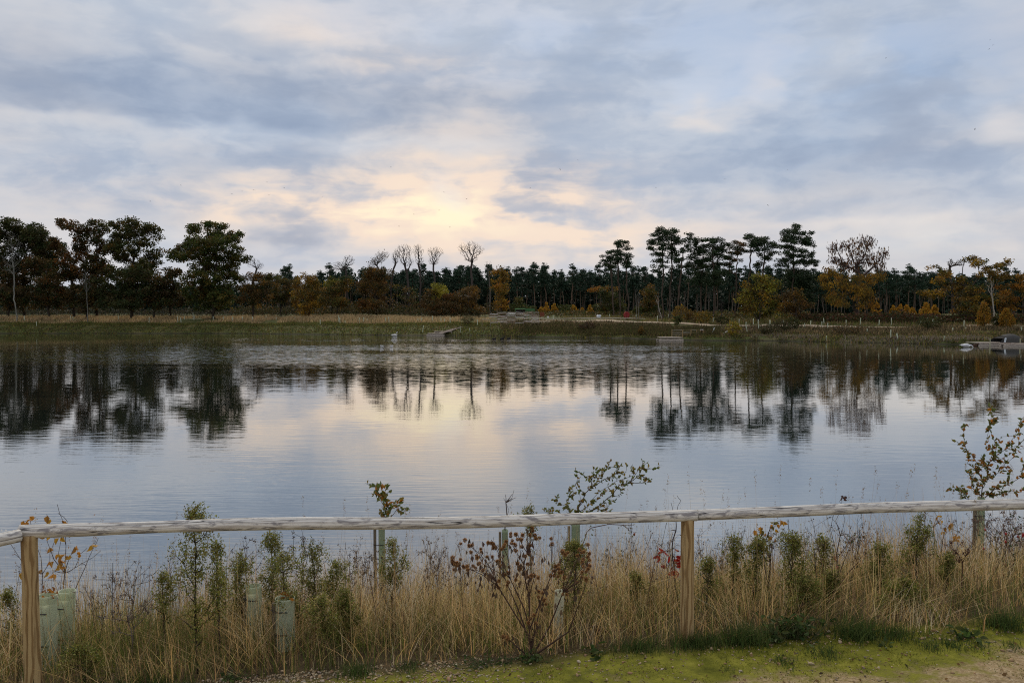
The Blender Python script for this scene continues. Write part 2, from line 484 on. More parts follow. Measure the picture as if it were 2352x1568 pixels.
# moss thins out towards the trodden strip on the camera side
wear = n.add(n.mul(n.sub(nA, 0.5), 2.2), n.mul(n.sub(nB, 0.5), 1.4))
side = n.sub(n.sub(gys, n.mul(gxs, 0.141)), 4.62)
mossf = n.maprange(n.add(n.mul(side, 1.9), n.add(wear, 0.42)), -0.25, 0.35)
near = n.mix(mossf, sand, moss)
soil = n.ramp(nB, [(0.3, (0.045, 0.034, 0.018)), (0.7, (0.13, 0.095, 0.05))])
sid2 = n.sub(n.sub(gys, n.mul(gxs, 0.141)), 5.02)
near = n.mix(n.maprange(n.add(sid2, n.mul(n.sub(nA, 0.5), 0.5)), -0.12, 0.2), near, soil)
far_c = n.mix(n.maprange(nD, 0.38, 0.62), (0.07, 0.085, 0.025), (0.16, 0.13, 0.06))
far_c = n.mix(n.maprange(nA, 0.35, 0.7), far_c, (0.055, 0.075, 0.018))
mud = n.maprange(gzs, 0.0, 0.25)
far_c = n.mix(mud, (0.03, 0.026, 0.018), far_c)
colr = n.mix(n.maprange(gys, 20.0, 60.0), near, far_c)
b = principled(n, colr, 0.95, 0.1, n.add(nB, nC), 0.6, 0.02)
n.l.new(b.outputs[0], out.inputs['Surface'])
M_GROUND = m
ground = mesh_obj('ground', np.stack([GX, GY, GZ], -1).reshape(-1, 3), gf, M_GROUND, smooth=True)
tag(ground, 'bank and meadow ground running round the lake', None, None, 'structure')
ground['label'] = 'bank and meadow ground running round the lake'

# ------------------------------------------------------------------ water
m, n, out = new_mat('lake_water')
geo = n.new('ShaderNodeNewGeometry'); pos = geo.outputs['Position']
wxp, wyp, wzp = n.sep(pos)
# wind: rough bands near the far shore, glassy middle, fine wavelets close by
gust = n.noise(n.xyz(n.mul(wxp, 0.012), n.mul(wyp, 0.05), 0.0), 1.0, 4, 0.6)
band = n.maprange(n.add(wyp, n.mul(n.sub(gust, 0.5), 70.0)), 52.0, 74.0)
rip_far = n.noise(n.xyz(n.mul(wxp, 0.8), n.mul(wyp, 2.2), 0.0), 1.0, 3, 0.55)
rip_mid = n.noise(n.xyz(n.mul(wxp, 0.55), n.mul(wyp, 2.6), 7.0), 1.0, 3, 0.5)
rip_near = n.noise(n.xyz(n.mul(wxp, 1.1), n.mul(wyp, 7.5), 3.0), 1.0, 3, 0.5)
swell = n.noise(n.xyz(n.mul(wxp, 0.06), n.mul(wyp, 0.5), 11.0), 1.0, 2, 0.5)
patch = n.m('EXPONENT', n.mul(n.add(n.m('POWER', n.m('ABSOLUTE', n.mul(n.add(wxp, 14.0), 1 / 34.0)), 3.0), n.m('POWER', n.m('ABSOLUTE', n.mul(n.sub(wyp, 98.0), 1 / 34.0)), 3.0)), -1.0))
patch = n.mul(patch, n.maprange(gust, 0.30, 0.55))
amp_far = 0.0012
# far wavelets are finer than a pixel: give their slopes directly
slp = n.noise(n.xyz(n.mul(wxp, 1.5), n.mul(wyp, 7.0), 5.0), 1.0, 2, 0.5, out=1)
sl_x, sl_y, sl_z = n.sep(slp)
amp_s = n.add(n.add(0.014, n.mul(n.mul(band, n.maprange(gust, 0.48, 0.68)), 0.05)), n.mul(patch, 0.8))
nvec = n.new('ShaderNodeVectorMath', operation='NORMALIZE')
n.l.new(n.xyz(n.mul(n.sub(sl_x, 0.5), n.mul(amp_s, 0.5)), n.mul(n.sub(sl_y, 0.5), amp_s), 1.0), nvec.inputs[0])
hgt = n.add(n.mul(rip_far, amp_far), n.mul(rip_mid, 0.0024))
hgt = n.add(hgt, n.mul(rip_near, n.mul(n.maprange(wyp, 34.0, 10.0), 0.0042)))
hgt = n.add(hgt, n.mul(swell, 0.004))
bn = n.new('ShaderNodeBump'); bn.inputs['Strength'].default_value = 1.0; bn.inputs['Distance'].default_value = 1.0
n.l.new(hgt, bn.inputs['Height']); n.l.new(nvec.outputs[0], bn.inputs['Normal'])
gl = n.new('ShaderNodeBsdfGlossy'); gl.inputs['Roughness'].default_value = 0.012; gl.inputs['Color'].default_value = (0.98, 0.98, 0.955, 1)
df = n.new('ShaderNodeBsdfDiffuse'); df.inputs['Color'].default_value = (0.016, 0.023, 0.021, 1)
n.l.new(bn.outputs[0], gl.inputs['Normal'])
fr = n.new('ShaderNodeFresnel'); fr.inputs['IOR'].default_value = 1.5; n.l.new(bn.outputs[0], fr.inputs['Normal'])
mx = n.new('ShaderNodeMixShader'); n.l.new(n.m('POWER', fr.outputs[0], 0.47), mx.inputs[0])
n.l.new(df.outputs[0], mx.inputs[1]); n.l.new(gl.outputs[0], mx.inputs[2]); n.l.new(mx.outputs[0], out.inputs['Surface'])
M_WATER = m
water = mesh_obj('water', [(-420, 4, 0), (330, 4, 0), (330, 230, 0), (-420, 230, 0)], [(0, 1, 2, 3)], M_WATER)
tag(water, 'still grey lake mirroring the sky and far trees', None, None, 'structure')

# path along the right bank
def strip(name, pts, width, mat, col, lift=0.03, label=None):
    pts = np.asarray(pts, float)
    t = np.linspace(0, len(pts) - 1, 90); k = np.arange(len(pts))
    x, y = np.interp(t, k, pts[:, 0]), np.interp(t, k, pts[:, 1])
    tx, ty = np.gradient(x), np.gradient(y); L = np.hypot(tx, ty)
    nxv, nyv = -ty / L, tx / L
    V = []
    for j in np.linspace(-.5, .5, 6):
        ww = width * (1 + 0.25 * (vnoise(t * .8, t * 0 + j * 3, 8) - .5))
        V.append(np.stack([x + nxv * ww * j, y + nyv * ww * j, H(x + nxv * ww * j, y + nyv * ww * j) + lift], -1))
    V = np.stack(V, 1).reshape(-1, 3)
    f = np.array([(i * 6 + j, i * 6 + j + 1, (i + 1) * 6 + j + 1, (i + 1) * 6 + j) for i in range(89) for j in range(5)])
    o = mesh_obj(name, V, f, mat, np.tile(col, (len(V), 1)))
    return tag(o, label, None, None, 'structure')
M_PATH = mat_plain('path_gravel', 0.95, 0.1, (1.3, 0.3), 0.3)
def far_pt(px, d):                     # ground point at column px, d metres behind the far shoreline
    u = (px - 512) / F; D = float(shore(u)) + d
    return np.array([u * D, D, float(H(u * D, D))])
strip('path', [far_pt(px, d)[:2] for px, d in ((528, 10.5), (560, 12), (600, 13), (650, 15), (690, 16), (720, 15.5), (760, 15), (800, 14.5), (850, 14.5), (900, 15), (950, 16), (1000, 18), (1060, 20))], 2.6, M_PATH, (0.48, 0.38, 0.27), 0.05, 'pale gravel path along the far bank')
strip('path', [far_pt(px, d)[:2] for px, d in ((712, 2.2), (728, 3.5), (742, 6), (756, 10), (768, 14))], 1.3, M_PATH, (0.13, 0.09, 0.075), 0.07, 'dark earth ramp from the path down to the shore')

# ------------------------------------------------------------------ trees
def grow(chain, attr, bf=0.35):
    """connect attractor points to the trunk chain: short links, short way down to the root"""
    n0, n1 = len(chain), len(attr)
    pos = np.concatenate([chain, attr]) if n1 else np.asarray(chain)
    par = np.full(n0 + n1, -1); path = np.zeros(n0 + n1)
    seg = np.linalg.norm(np.diff(chain, axis=0), axis=1)
    par[1:n0] = np.arange(n0 - 1); path[1:n0] = np.cumsum(seg)
    order = list(range(n0))
    if n1 == 0: return pos, par, order
    dmat = np.linalg.norm(attr[:, None] - chain[None], axis=2)
    below = np.maximum(0, chain[None, :, 2] - attr[:, None, 2] + 0.15 * dmat)     # branches rise from below
    cost = dmat + bf * path[None, :n0] + 1.2 * below
    best = cost.argmin(1); bc = cost.min(1)
    left = np.ones(n1, bool)
    for _ in range(n1):
        i = np.where(left, bc, 1e9).argmin()
        left[i] = False
        gi = n0 + i; par[gi] = best[i]
        dd = np.linalg.norm(attr[i] - pos[best[i]]); path[gi] = path[best[i]] + dd
        order.append(gi)
        d = np.linalg.norm(attr - attr[i], axis=1)
        c = d + bf * path[gi] + 0.5 * np.maximum(0, attr[i, 2] - attr[:, 2])
        up = left & (c < bc)
        bc[up] = c[up]; best[up] = gi
    return pos, par, order

def limb_radii(par, order, r_tip, r_base, n):
    cnt = np.zeros(n)
    kids = np.zeros(n)
    for i in order:
        if par[i] >= 0: kids[par[i]] += 1
    for i in reversed(order):
        if kids[i] == 0: cnt[i] = 1
        if par[i] >= 0: cnt[par[i]] += cnt[i]
    ex = max(0.25, math.log(max(r_base / r_tip, 1.01)) / math.log(max(cnt[order[0]], 2)))
    return r_tip * np.maximum(cnt, 1) ** ex

def limbs(pos, par, order, rad, wig=0.12, k=5):
    """two bent pieces for every link"""
    ch = [i for i in order if par[i] >= 0]
    a = pos[par[ch]]; b = pos[ch]
    L = np.linalg.norm(b - a, axis=1)[:, None]
    mid = (a + b) / 2 + RNG.normal(size=a.shape) * L * wig * 0.5
    r1 = rad[ch]; r0 = np.minimum(rad[par[ch]], r1 * 1.7 + 0.01)
    trunkish = rad[par[ch]] < r1 * 1.35
    r0 = np.where(trunkish, rad[par[ch]], r0)
    rm = (r0 + r1) / 2
    v1, f1 = tubes(a, mid, r0, rm, k); v2, f2 = tubes(mid, b, rm, r1, k)
    rr = np.concatenate([np.repeat(np.maximum(r0, rm), k), np.repeat(rm, k)])
    return np.concatenate([v1, v2]), np.concatenate([f1, f2 + len(v1)]), rr

ZOOM = {1: (0, 205), 2: (225, 225), 3: (450, 225), 4: (600, 215), 5: (768, 220)}
def zp(z, x, y): return ZOOM[z][0] + x / 9.188, ZOOM[z][1] + y / 9.188

def make_tree(name, label, D, z, base_x, lobes, pal, w=None, leaf=0.42, asp=0.7, per=42, dens=0.6, clump=(0.95, 0.6), mode='rand',
              bark=(0.055, 0.045, 0.035), r_base=0.35, r_tip=0.035, fork=0.55, cat='tree', group=None, mat=None, bf=0.35, deep=0.75,
              lean=0.0, twig_split=None, wig=0.14, n_min=2, trunk_top=None, bare_tip=0, shell=0.5, min_z=0.25, grow_lobe=1.12):
    """a tree whose crown masses (lobes: x, y, rx, ry in the zoomed view z) stand D metres away"""
    mat = mat or M_LEAF
    k = D / F
    bx, _ = zp(z, base_x, 0)
    X0 = (bx - 512) / F * D
    base = np.array([X0, D, float(H(X0, D))])
    ctr, rad = [], []
    for lx, ly, rx, ry in lobes:
        q = zp(z, lx, ly); p = P(q[0], q[1], D)
        ctr.append(p); rad.append((rx / 9.188 * k * grow_lobe, ry / 9.188 * k * grow_lobe))
    ctr = np.array(ctr); rad = np.array(rad)
    top = ctr[:, 2] + rad[:, 1]
    half = max((np.abs(ctr[:, 0] - X0) + rad[:, 0]).max(), 0.5)
    for i in range(len(ctr)):
        dxx = ctr[i, 0] - X0
        ctr[i, 1] += RNG.uniform(-1, 1) * math.sqrt(max(0.0, half * half - dxx * dxx)) * 0.55
    attr, size = [], []
    for c, (rx, rz) in zip(ctr, rad):
        na = max(n_min, int(round(dens * math.pi * rx * rz)))
        q = unit(na) * (RNG.uniform(0, 1, (na, 1)) ** (0.33 if shell < 1 else 0.12))
        p = c + q * np.array([rx, max(rx * deep, rz), rz])
        attr.append(p); size += [min(1.0, rz / clump[1] * 0.9 + 0.25)] * na
    attr = np.concatenate(attr); size = np.array(size)
    attr[:, 2] = np.maximum(attr[:, 2], base[2] + min_z)
    it = top.argmax()
    ttop = trunk_top if trunk_top is not None else fork
    hgt = top.max() - base[2]
    tz = np.linspace(0, hgt * ttop, max(3, int(hgt * ttop / 1.2)))
    tx = X0 + (ctr[it, 0] - X0 + lean) * (tz / hgt) ** 1.5
    chain = np.stack([tx + (vnoise(tz * 0.35, tz * 0 + bx, 3) - .5) * 0.5 * np.minimum(tz / 3, 1), D + (vnoise(tz * 0.35, tz * 0 + bx, 9) - .5) * 0.4, base[2] - 0.2 + tz], -1)
    pos, par, order = grow(chain, attr, bf)
    rr = limb_radii(par, order, r_tip, r_base, len(pos))
    v, f, rv = limbs(pos, par, order, rr, wig)
    root = thing(name, base, label, cat, group)
    cb = np.tile(np.array(bark), (len(v), 1)) * (0.8 + 0.4 * vnoise(v[:, 2] * 2, v[:, 0] * 2, 5))[:, None]
    if twig_split:
        fr = rv[f[:, 0]] if len(rv) == len(v) else np.ones(len(f))
    crown_parts = []
    if per > 0:
        N = len(attr)
        cen = np.repeat(attr, per, axis=0)
        sz = np.repeat(size, per)[:, None]
        q = unit(len(cen)) * (RNG.uniform(0, 1, (len(cen), 1)) ** 0.45)
        p = cen + q * np.array([clump[0], clump[0], clump[1]]) * sz
        p[:, 2] = np.maximum(p[:, 2], base[2] + 0.1)
        ccl = pick(pal, N, 0.22, w)
        cl = np.repeat(ccl, per, axis=0) * (1 + RNG.uniform(-.22, .22, (len(cen), 1)))
        alt = pick(pal, len(cen), 0.2, w)
        sel = RNG.uniform(size=(len(cen), 1)) < 0.3
        cl = np.where(sel, alt, cl)
        crown_parts.append(flakes(p, leaf, asp, cl, mode))
    mesh_obj('trunk', v - base, f, M_BARK, cb, root)
    if crown_parts:
        cv, cf, cc = join(crown_parts)
        mesh_obj('crown', cv - base, cf, mat, cc, root)
    return root

def bare_tree(name, label, D, z, base_x, lobes, n=260, bark=(0.06, 0.05, 0.045), r_base=0.20, r_tip=0.014, fork=0.55, group=None, leafy=0, pal=None, bf=0.55, fan=True, leaf=0.3, lean=0.0, mode='rand'):
    k = D / F
    bx, _ = zp(z, base_x, 0)
    X0 = (bx - 512) / F * D
    base = np.array([X0, D, float(H(X0, D))])
    A = []; tops = []
    tot = sum(l[2] * l[3] for l in lobes)
    cx = 0; zmax = 0
    for lx, ly, rx, ry in lobes:
        q = zp(z, lx, ly); c = P(q[0], q[1], D); a, b = rx / 9.188 * k, ry / 9.188 * k
        na = int(1.7 * n * rx * ry / tot)
        s = unit(na) * (RNG.uniform(0.05, 1, (na, 1)) ** 0.4)
        A.append(c + s * np.array([a, a * 0.8, b])); tops.append(c[2] + b)
        if tops[-1] > zmax: zmax = tops[-1]; cx = c[0]
    A = np.concatenate(A)
    hgt = zmax - base[2]
    tz = np.linspace(0, hgt * fork, 9)
    tx = X0 + (cx - X0 + lean) * (tz / hgt) ** 1.3
    chain = np.stack([tx + (vnoise(tz * .4, tz * 0 + bx, 2) - .5) * .5 * np.minimum(1, tz / 3), np.full(9, D), base[2] - .2 + tz], -1)
    pos, par, order = grow(chain, A, bf)
    rr = limb_radii(par, order, r_tip, r_base, len(pos))
    v, f, rv = limbs(pos, par, order, rr, 0.09, 4)
    lim = r_tip * 2.4
    thick = rv.reshape(-1, 4)
    # faces belong to the stick that starts at vertex index // 8
    stick = f[:, 0] // 8
    half = len(v) // 8
    srad = np.empty(half)
    ch = [i for i in order if par[i] >= 0]
    srad[:len(ch)] = rr[ch]; srad[len(ch):] = rr[ch]
    big = srad[stick] > lim
    root = thing(name, base, label, 'tree', group)
    cb = np.tile(np.array(bark), (len(v), 1)) * (0.8 + 0.4 * vnoise(v[:, 2] * 2, v[:, 0] * 2, 5))[:, None]
    def sub(fs):
        u, inv = np.unique(fs, return_inverse=True)
        return v[u] - base, inv.reshape(fs.shape), cb[u]
    a, b_, c = sub(f[big]); mesh_obj('trunk', a, b_, M_BARK, c, root)
    a, b_, c = sub(f[~big])
    if leafy:
        src = A[RNG.integers(0, len(A), leafy)]
        lp = src + RNG.normal(size=src.shape) * [0.25, .25, .3]
        if mode == 'droop': lp[:, 2] -= RNG.uniform(0, .9, len(lp))
        lv, lf, lc = flakes(lp, leaf, .5 if mode != 'droop' else 0.3, pick(pal, len(lp), .25), mode)
        a, b_, c = join([(a, b_, c), (lv - base, lf, lc)])
    mesh_obj('crown', a, b_, M_LEAF, c, root)
    return root

G_DARK = [(0.033, 0.051, 0.015), (0.045, 0.06, 0.018), (0.0675, 0.0675, 0.018), (0.075, 0.0525, 0.018)]
G_OLIVE = [(0.056, 0.0728, 0.0168), (0.084, 0.0868, 0.0196), (0.119, 0.098, 0.0196), (0.042, 0.0588, 0.0168), (0.14, 0.084, 0.0168)]
G_RUST = [(0.135, 0.0607, 0.0162), (0.0945, 0.0607, 0.0189), (0.0675, 0.0607, 0.0189), (0.1755, 0.0743, 0.0162), (0.054, 0.0473, 0.0189)]
G_GREEN = [(0.0405, 0.0743, 0.0175), (0.0607, 0.0878, 0.0189), (0.081, 0.0972, 0.0216), (0.1485, 0.1148, 0.0216)]
G_ORANGE = [(0.297, 0.1283, 0.0162), (0.378, 0.1755, 0.0189), (0.2295, 0.1013, 0.0189), (0.135, 0.0945, 0.0216)]
G_GOLD = [(0.312, 0.182, 0.0208), (0.39, 0.234, 0.026), (0.208, 0.1365, 0.0234), (0.143, 0.117, 0.0234)]
G_YELLOW = [(0.36, 0.312, 0.036), (0.288, 0.264, 0.036), (0.192, 0.192, 0.036)]
G_BROWN = [(0.1013, 0.0675, 0.0297), (0.135, 0.081, 0.027), (0.0743, 0.0567, 0.027), (0.1755, 0.0945, 0.0243)]
G_AMBER = [(0.196, 0.105, 0.0196), (0.14, 0.091, 0.0224), (0.252, 0.126, 0.0196), (0.084, 0.07, 0.0224)]
G_PINE = [(0.0216, 0.0432, 0.0175), (0.0297, 0.0567, 0.023), (0.0405, 0.0702, 0.0297), (0.0351, 0.054, 0.0189)]
G_PINEF = [(0.0208, 0.0468, 0.0286), (0.0286, 0.0585, 0.0364), (0.0364, 0.0676, 0.039)]  # bluer needle greens: distance haze put into the far pines' colour
G_BRACK = [(0.0975, 0.0364, 0.0208), (0.0715, 0.0338, 0.0208), (0.052, 0.039, 0.0208), (0.13, 0.0585, 0.0234)]

OAK = dict(leaf=0.36, per=58, dens=2.1, r_base=0.34, r_tip=0.035, clump=(1.0, 0.72))
# left wood
make_tree('oak_tree', 'dark oak with a domed crown at the left edge, behind the white birch stem', 187, 1, 230,
  [(180,190,120,50),(280,255,130,80),(120,280,120,80),(400,300,100,70),(30,260,80,90),(300,390,200,90),(120,430,150,110),(450,400,70,70),(240,540,190,90),(420,520,120,80),(80,580,130,80)], G_DARK, **OAK)
make_tree('oak_tree', 'rust brown oak with an open crown and bent bare limbs', 184, 1, 680,
  [(570,185,70,28),(660,180,85,35),(720,235,55,40),(655,290,45,30),(560,330,60,35),(525,400,55,45),(610,440,55,35),(740,400,55,50),(700,490,80,45),(590,540,60,40),(720,600,110,60),(600,640,90,50)], G_RUST, **{**OAK, 'dens': 1.7, 'per': 56})
make_tree('oak_tree', 'brown oak with a narrow upright crown between the rust and the olive oak', 186, 1, 890,
  [(890,165,50,32),(940,215,75,45),(820,230,65,45),(870,310,105,50),(940,390,80,50),(800,385,65,45),(860,470,110,45),(900,560,100,45),(880,640,130,60),(1000,560,60,50)], G_RUST + G_DARK, **{**OAK, 'dens': 1.9})
make_tree('oak_tree', 'olive oak with a broad ragged crown, rightmost of the group at the left edge', 184, 1, 1210,
  [(1110,195,70,35),(1240,168,85,38),(1330,205,85,42),(1420,230,60,34),(1440,290,45,26),(1250,265,130,55),(1120,300,100,55),(1385,350,70,42),(1200,385,160,60),(1060,380,75,50),(1360,440,80,50),(1150,480,120,50),(1290,520,105,45),(1380,545,70,30),(1180,590,150,60),(1060,620,100,60),(1300,610,110,50)], G_OLIVE + G_DARK, **{**OAK, 'dens': 1.9})
make_tree('oak_tree', 'large free standing green oak with a broad crown, leafy down to the ground', 182, 1, 1960,
  [(1900,200,105,34),(2010,200,60,35),(1800,235,65,36),(2090,260,70,42),(1960,280,140,52),(1760,320,75,45),(2150,330,65,42),(2000,370,190,60),(1680,400,85,42),(1810,410,105,50),(2200,430,70,42),(1620,450,62,38),(1750,480,115,42),(1950,480,170,70),(2230,495,45,32),(2120,510,85,52),(1850,570,140,60),(2040,590,105,60),(1930,670,170,60),(1860,780,180,80),(2060,760,105,80),(2130,680,75,52),(1900,880,190,75),(2090,860,95,75)], G_GREEN + G_OLIVE, **OAK)
UND = dict(leaf=0.38, per=54, dens=1.6, r_base=0.22, r_tip=0.03, clump=(1.1, 0.8), fork=0.35, deep=0.8)
for lab, D, bx, lob, pal in (
  ('rusty brown underwood tree below the domed dark oak', 181, 450, [(430,540,130,50),(560,620,100,50),(330,640,140,70),(500,720,150,80),(420,820,170,85),(430,900,180,50)], G_RUST + G_DARK),
  ('dark underwood tree at the left edge under the birch', 183, 90, [(120,620,140,80),(60,740,140,110),(200,830,150,90),(90,900,160,60)], G_DARK + G_BROWN),
  ('dark underwood tree below the narrow brown oak', 182, 800, [(790,700,120,80),(740,820,150,90),(900,790,120,100),(820,900,160,60)], G_DARK + G_BROWN),
  ('dark underwood tree below the broad olive oak', 180, 1200, [(1150,690,170,80),(1300,640,110,70),(1080,820,150,90),(1290,790,150,90),(1180,900,200,55)], G_DARK),
  ('low brownish underwood tree right of the olive oak', 181, 1420, [(1430,820,100,75),(1390,700,80,70),(1440,890,120,55)], G_DARK + G_BROWN),
  ('small dark tree in the gap left of the large green oak', 186, 1560, [(1500,640,85,50),(1600,615,70,42),(1520,740,105,75),(1620,760,80,80),(1550,850,140,70)], G_DARK + G_BROWN)):
    make_tree('underwood_tree', lab, D, 1, bx, lob, pal, group='dark underwood of the left wood', **UND)
bare_tree('birch_tree', 'thin white stemmed birch with a bare grey top at the left edge', 176, 1, 150, [(110,330,90,90),(110,450,110,100),(90,560,90,60)], n=150, bark=(0.24, 0.24, 0.21), r_base=0.15, r_tip=0.018, fork=0.85, lean=-0.4)
bare_tree('birch_tree', 'short grey birch stem standing in the dark left wood', 176, 1, 805, [(790,640,60,60),(800,720,50,50)], n=50, bark=(0.17, 0.17, 0.15), r_base=0.09, r_tip=0.018, fork=0.9)
# middle wood
MID = dict(leaf=0.29, per=60, dens=1.7, r_base=0.17, r_tip=0.03, clump=(1.0, 0.7), fork=0.5)
for nm, lab, D, bx, lob, pal in (
  ('autumn_tree', 'brown leaved tree with dark stems just right of the large green oak', 184, 250, [(230,490,90,40),(330,480,80,40),(190,570,100,50),(300,580,110,55),(400,560,90,50),(240,680,110,45),(390,650,90,50)], G_AMBER + G_BROWN + G_DARK),
  ('autumn_tree', 'dim olive tree between the brown and the bright orange tree', 187, 520, [(500,500,90,45),(580,520,70,45),(520,590,120,60),(460,660,90,50),(570,680,90,50)], G_OLIVE + G_BROWN),
  ('autumn_tree', 'rounded orange crowned tree below the dark pines left of centre', 182, 780, [(760,480,70,35),(720,540,80,45),(820,540,60,45),(760,610,120,50),(720,690,100,50),(830,680,60,60),(770,760,110,50)], G_AMBER + G_GOLD),
  ('autumn_tree', 'small pale yellow topped tree beside the rounded orange tree', 184, 985, [(985,510,45,32),(950,550,50,30),(1020,550,50,35)], G_YELLOW + G_OLIVE),
  ('autumn_tree', 'olive brown tree with pale stems below the twin bare crowns', 181, 1020, [(1060,580,90,50),(960,620,90,50),(1120,520,60,40),(1010,690,110,55),(900,680,60,50),(1080,720,80,50)], G_OLIVE + G_AMBER),
  ('autumn_tree', 'broad rusty orange tree left of the tall bare trees', 183, 1400, [(1370,420,90,40),(1300,460,70,45),(1450,450,80,45),(1360,520,130,50),(1260,570,80,50),(1460,560,70,55),(1350,640,130,55),(1290,730,110,50),(1420,740,90,60)], G_RUST + G_AMBER),
  ('autumn_tree', 'dull brown half bare tree below the tall bare trees', 184, 1640, [(1580,560,80,50),(1680,620,90,60),(1580,680,90,60),(1690,730,90,60),(1760,680,60,60)], G_BROWN + G_OLIVE),
  ('autumn_tree', 'bright yellow green young tree left of the tall bare tree', 180, 1950, [(1950,555,50,26),(1930,600,40,25),(1990,600,50,28),(1950,650,45,28)], G_YELLOW),
  ('autumn_tree', 'rust brown bushy tree left of the woven hurdle fence', 179, 1960, [(1880,640,60,50),(1860,720,60,60),(2020,700,70,50),(1960,760,110,60),(2080,660,60,50),(2060,770,90,60)], G_BROWN + G_RUST),
  ('autumn_tree', 'reddish brown shrubby tree at the foot of the tall bare tree', 178, 2250, [(2230,600,70,40),(2160,650,60,45),(2290,650,60,50),(2200,720,90,55),(2290,760,70,60),(2150,780,80,45)], G_AMBER + G_BROWN)):
    make_tree(nm, lab, D, 2, bx, lob, pal, **{**MID, **({'dens': 0.7, 'per': 30} if 'half bare' in lab else {})})
for lab, bx, lob, n, kw in (
  ('bare grey crown peeping out right of the large green oak', 260, [(250,340,75,50),(320,370,50,40)], 130, {}),
  ('bare tree with a twin lobed crown left of centre', 1130, [(1060,370,80,48),(1140,320,60,55),(1010,400,50,28)], 300, {}),
  ('half bare tree with crooked dark limbs and a few rust leaves', 1490, [(1400,310,70,40),(1450,270,70,35),(1360,350,55,30)], 220, dict(leafy=260, pal=G_RUST, fork=0.6)),
  ('slim bare tree at the left end of the tall bare row', 1510, [(1565,290,40,70)], 110, {}),
  ('tallest fan crowned bare tree in the bare row', 1700, [(1640,235,85,75),(1670,330,70,50)], 300, dict(r_base=0.24)),
  ('second fan crowned bare tree in the bare row', 1800, [(1770,230,55,65),(1790,320,50,50)], 220, {}),
  ('bare tree with a small round crown at the right end of the bare row', 1930, [(1930,240,85,50),(1920,320,60,50)], 230, {})):
    bare_tree('bare_tree', lab, 188, 2, bx, lob, n=n, **{**dict(bark=(0.075, 0.062, 0.055), fork=0.6), **kw})
bare_tree('bare_tree', 'lone tall bare tree with a rounded fan crown near the centre', 184, 3, 195, [(130,210,70,55),(200,190,60,55),(260,220,60,50),(190,290,80,50)], n=330, bark=(0.075, 0.062, 0.055), fork=0.5, r_base=0.24)
bare_tree('dead_tree', 'thin dead stem beside the tall orange tree', 186, 3, 375, [(350,360,40,40),(375,420,30,40)], n=24, bark=(0.13, 0.115, 0.10), r_base=0.13, fork=0.85)
make_tree('autumn_tree', 'tall narrow bright orange tree beside the woven hurdle fence', 180, 3, 470,
  [(400,425,40,25),(450,410,55,28),(490,450,40,35),(460,500,65,35),(430,560,50,30),(500,560,45,40),(460,620,55,35),(480,690,65,35),(440,740,50,28),(510,750,40,30)], G_ORANGE + G_GOLD, **{**MID, 'dens': 1.6})
make_tree('bush', 'rounded dark green bush behind the green shelter roof', 178, 3, 630, [(630,720,60,45),(590,760,50,35),(680,760,45,35)], G_DARK + G_GREEN, cat='bush', **{**MID, 'r_base': 0.1})
make_tree('autumn_tree', 'dark green tree with an orange sprig, left of the first pine clump', 172, 3, 1480, [(1440,620,60,40),(1500,650,70,50),(1450,700,80,50),(1540,720,60,50),(1430,770,60,40),(1500,790,90,40)], G_DARK + G_OLIVE, **{**MID, 'dens': 1.4})
make_tree('autumn_tree', 'orange leaved spray of a thin maple left of the first pine clump', 173, 3, 1390, [(1280,597,35,12),(1330,575,40,22),(1375,590,30,20),(1420,600,40,18),(1480,590,50,20)], G_ORANGE, **{**MID, 'dens': 0.7, 'r_base': 0.08})
make_tree('autumn_tree', 'dark golden oak right of the red lifebuoy', 166, 3, 1830, [(1850,580,45,30),(1810,640,55,40),(1870,650,50,45),(1800,720,60,40),(1860,740,70,50),(1800,790,60,40)], G_AMBER + G_OLIVE, **{**MID, 'dens': 1.5})
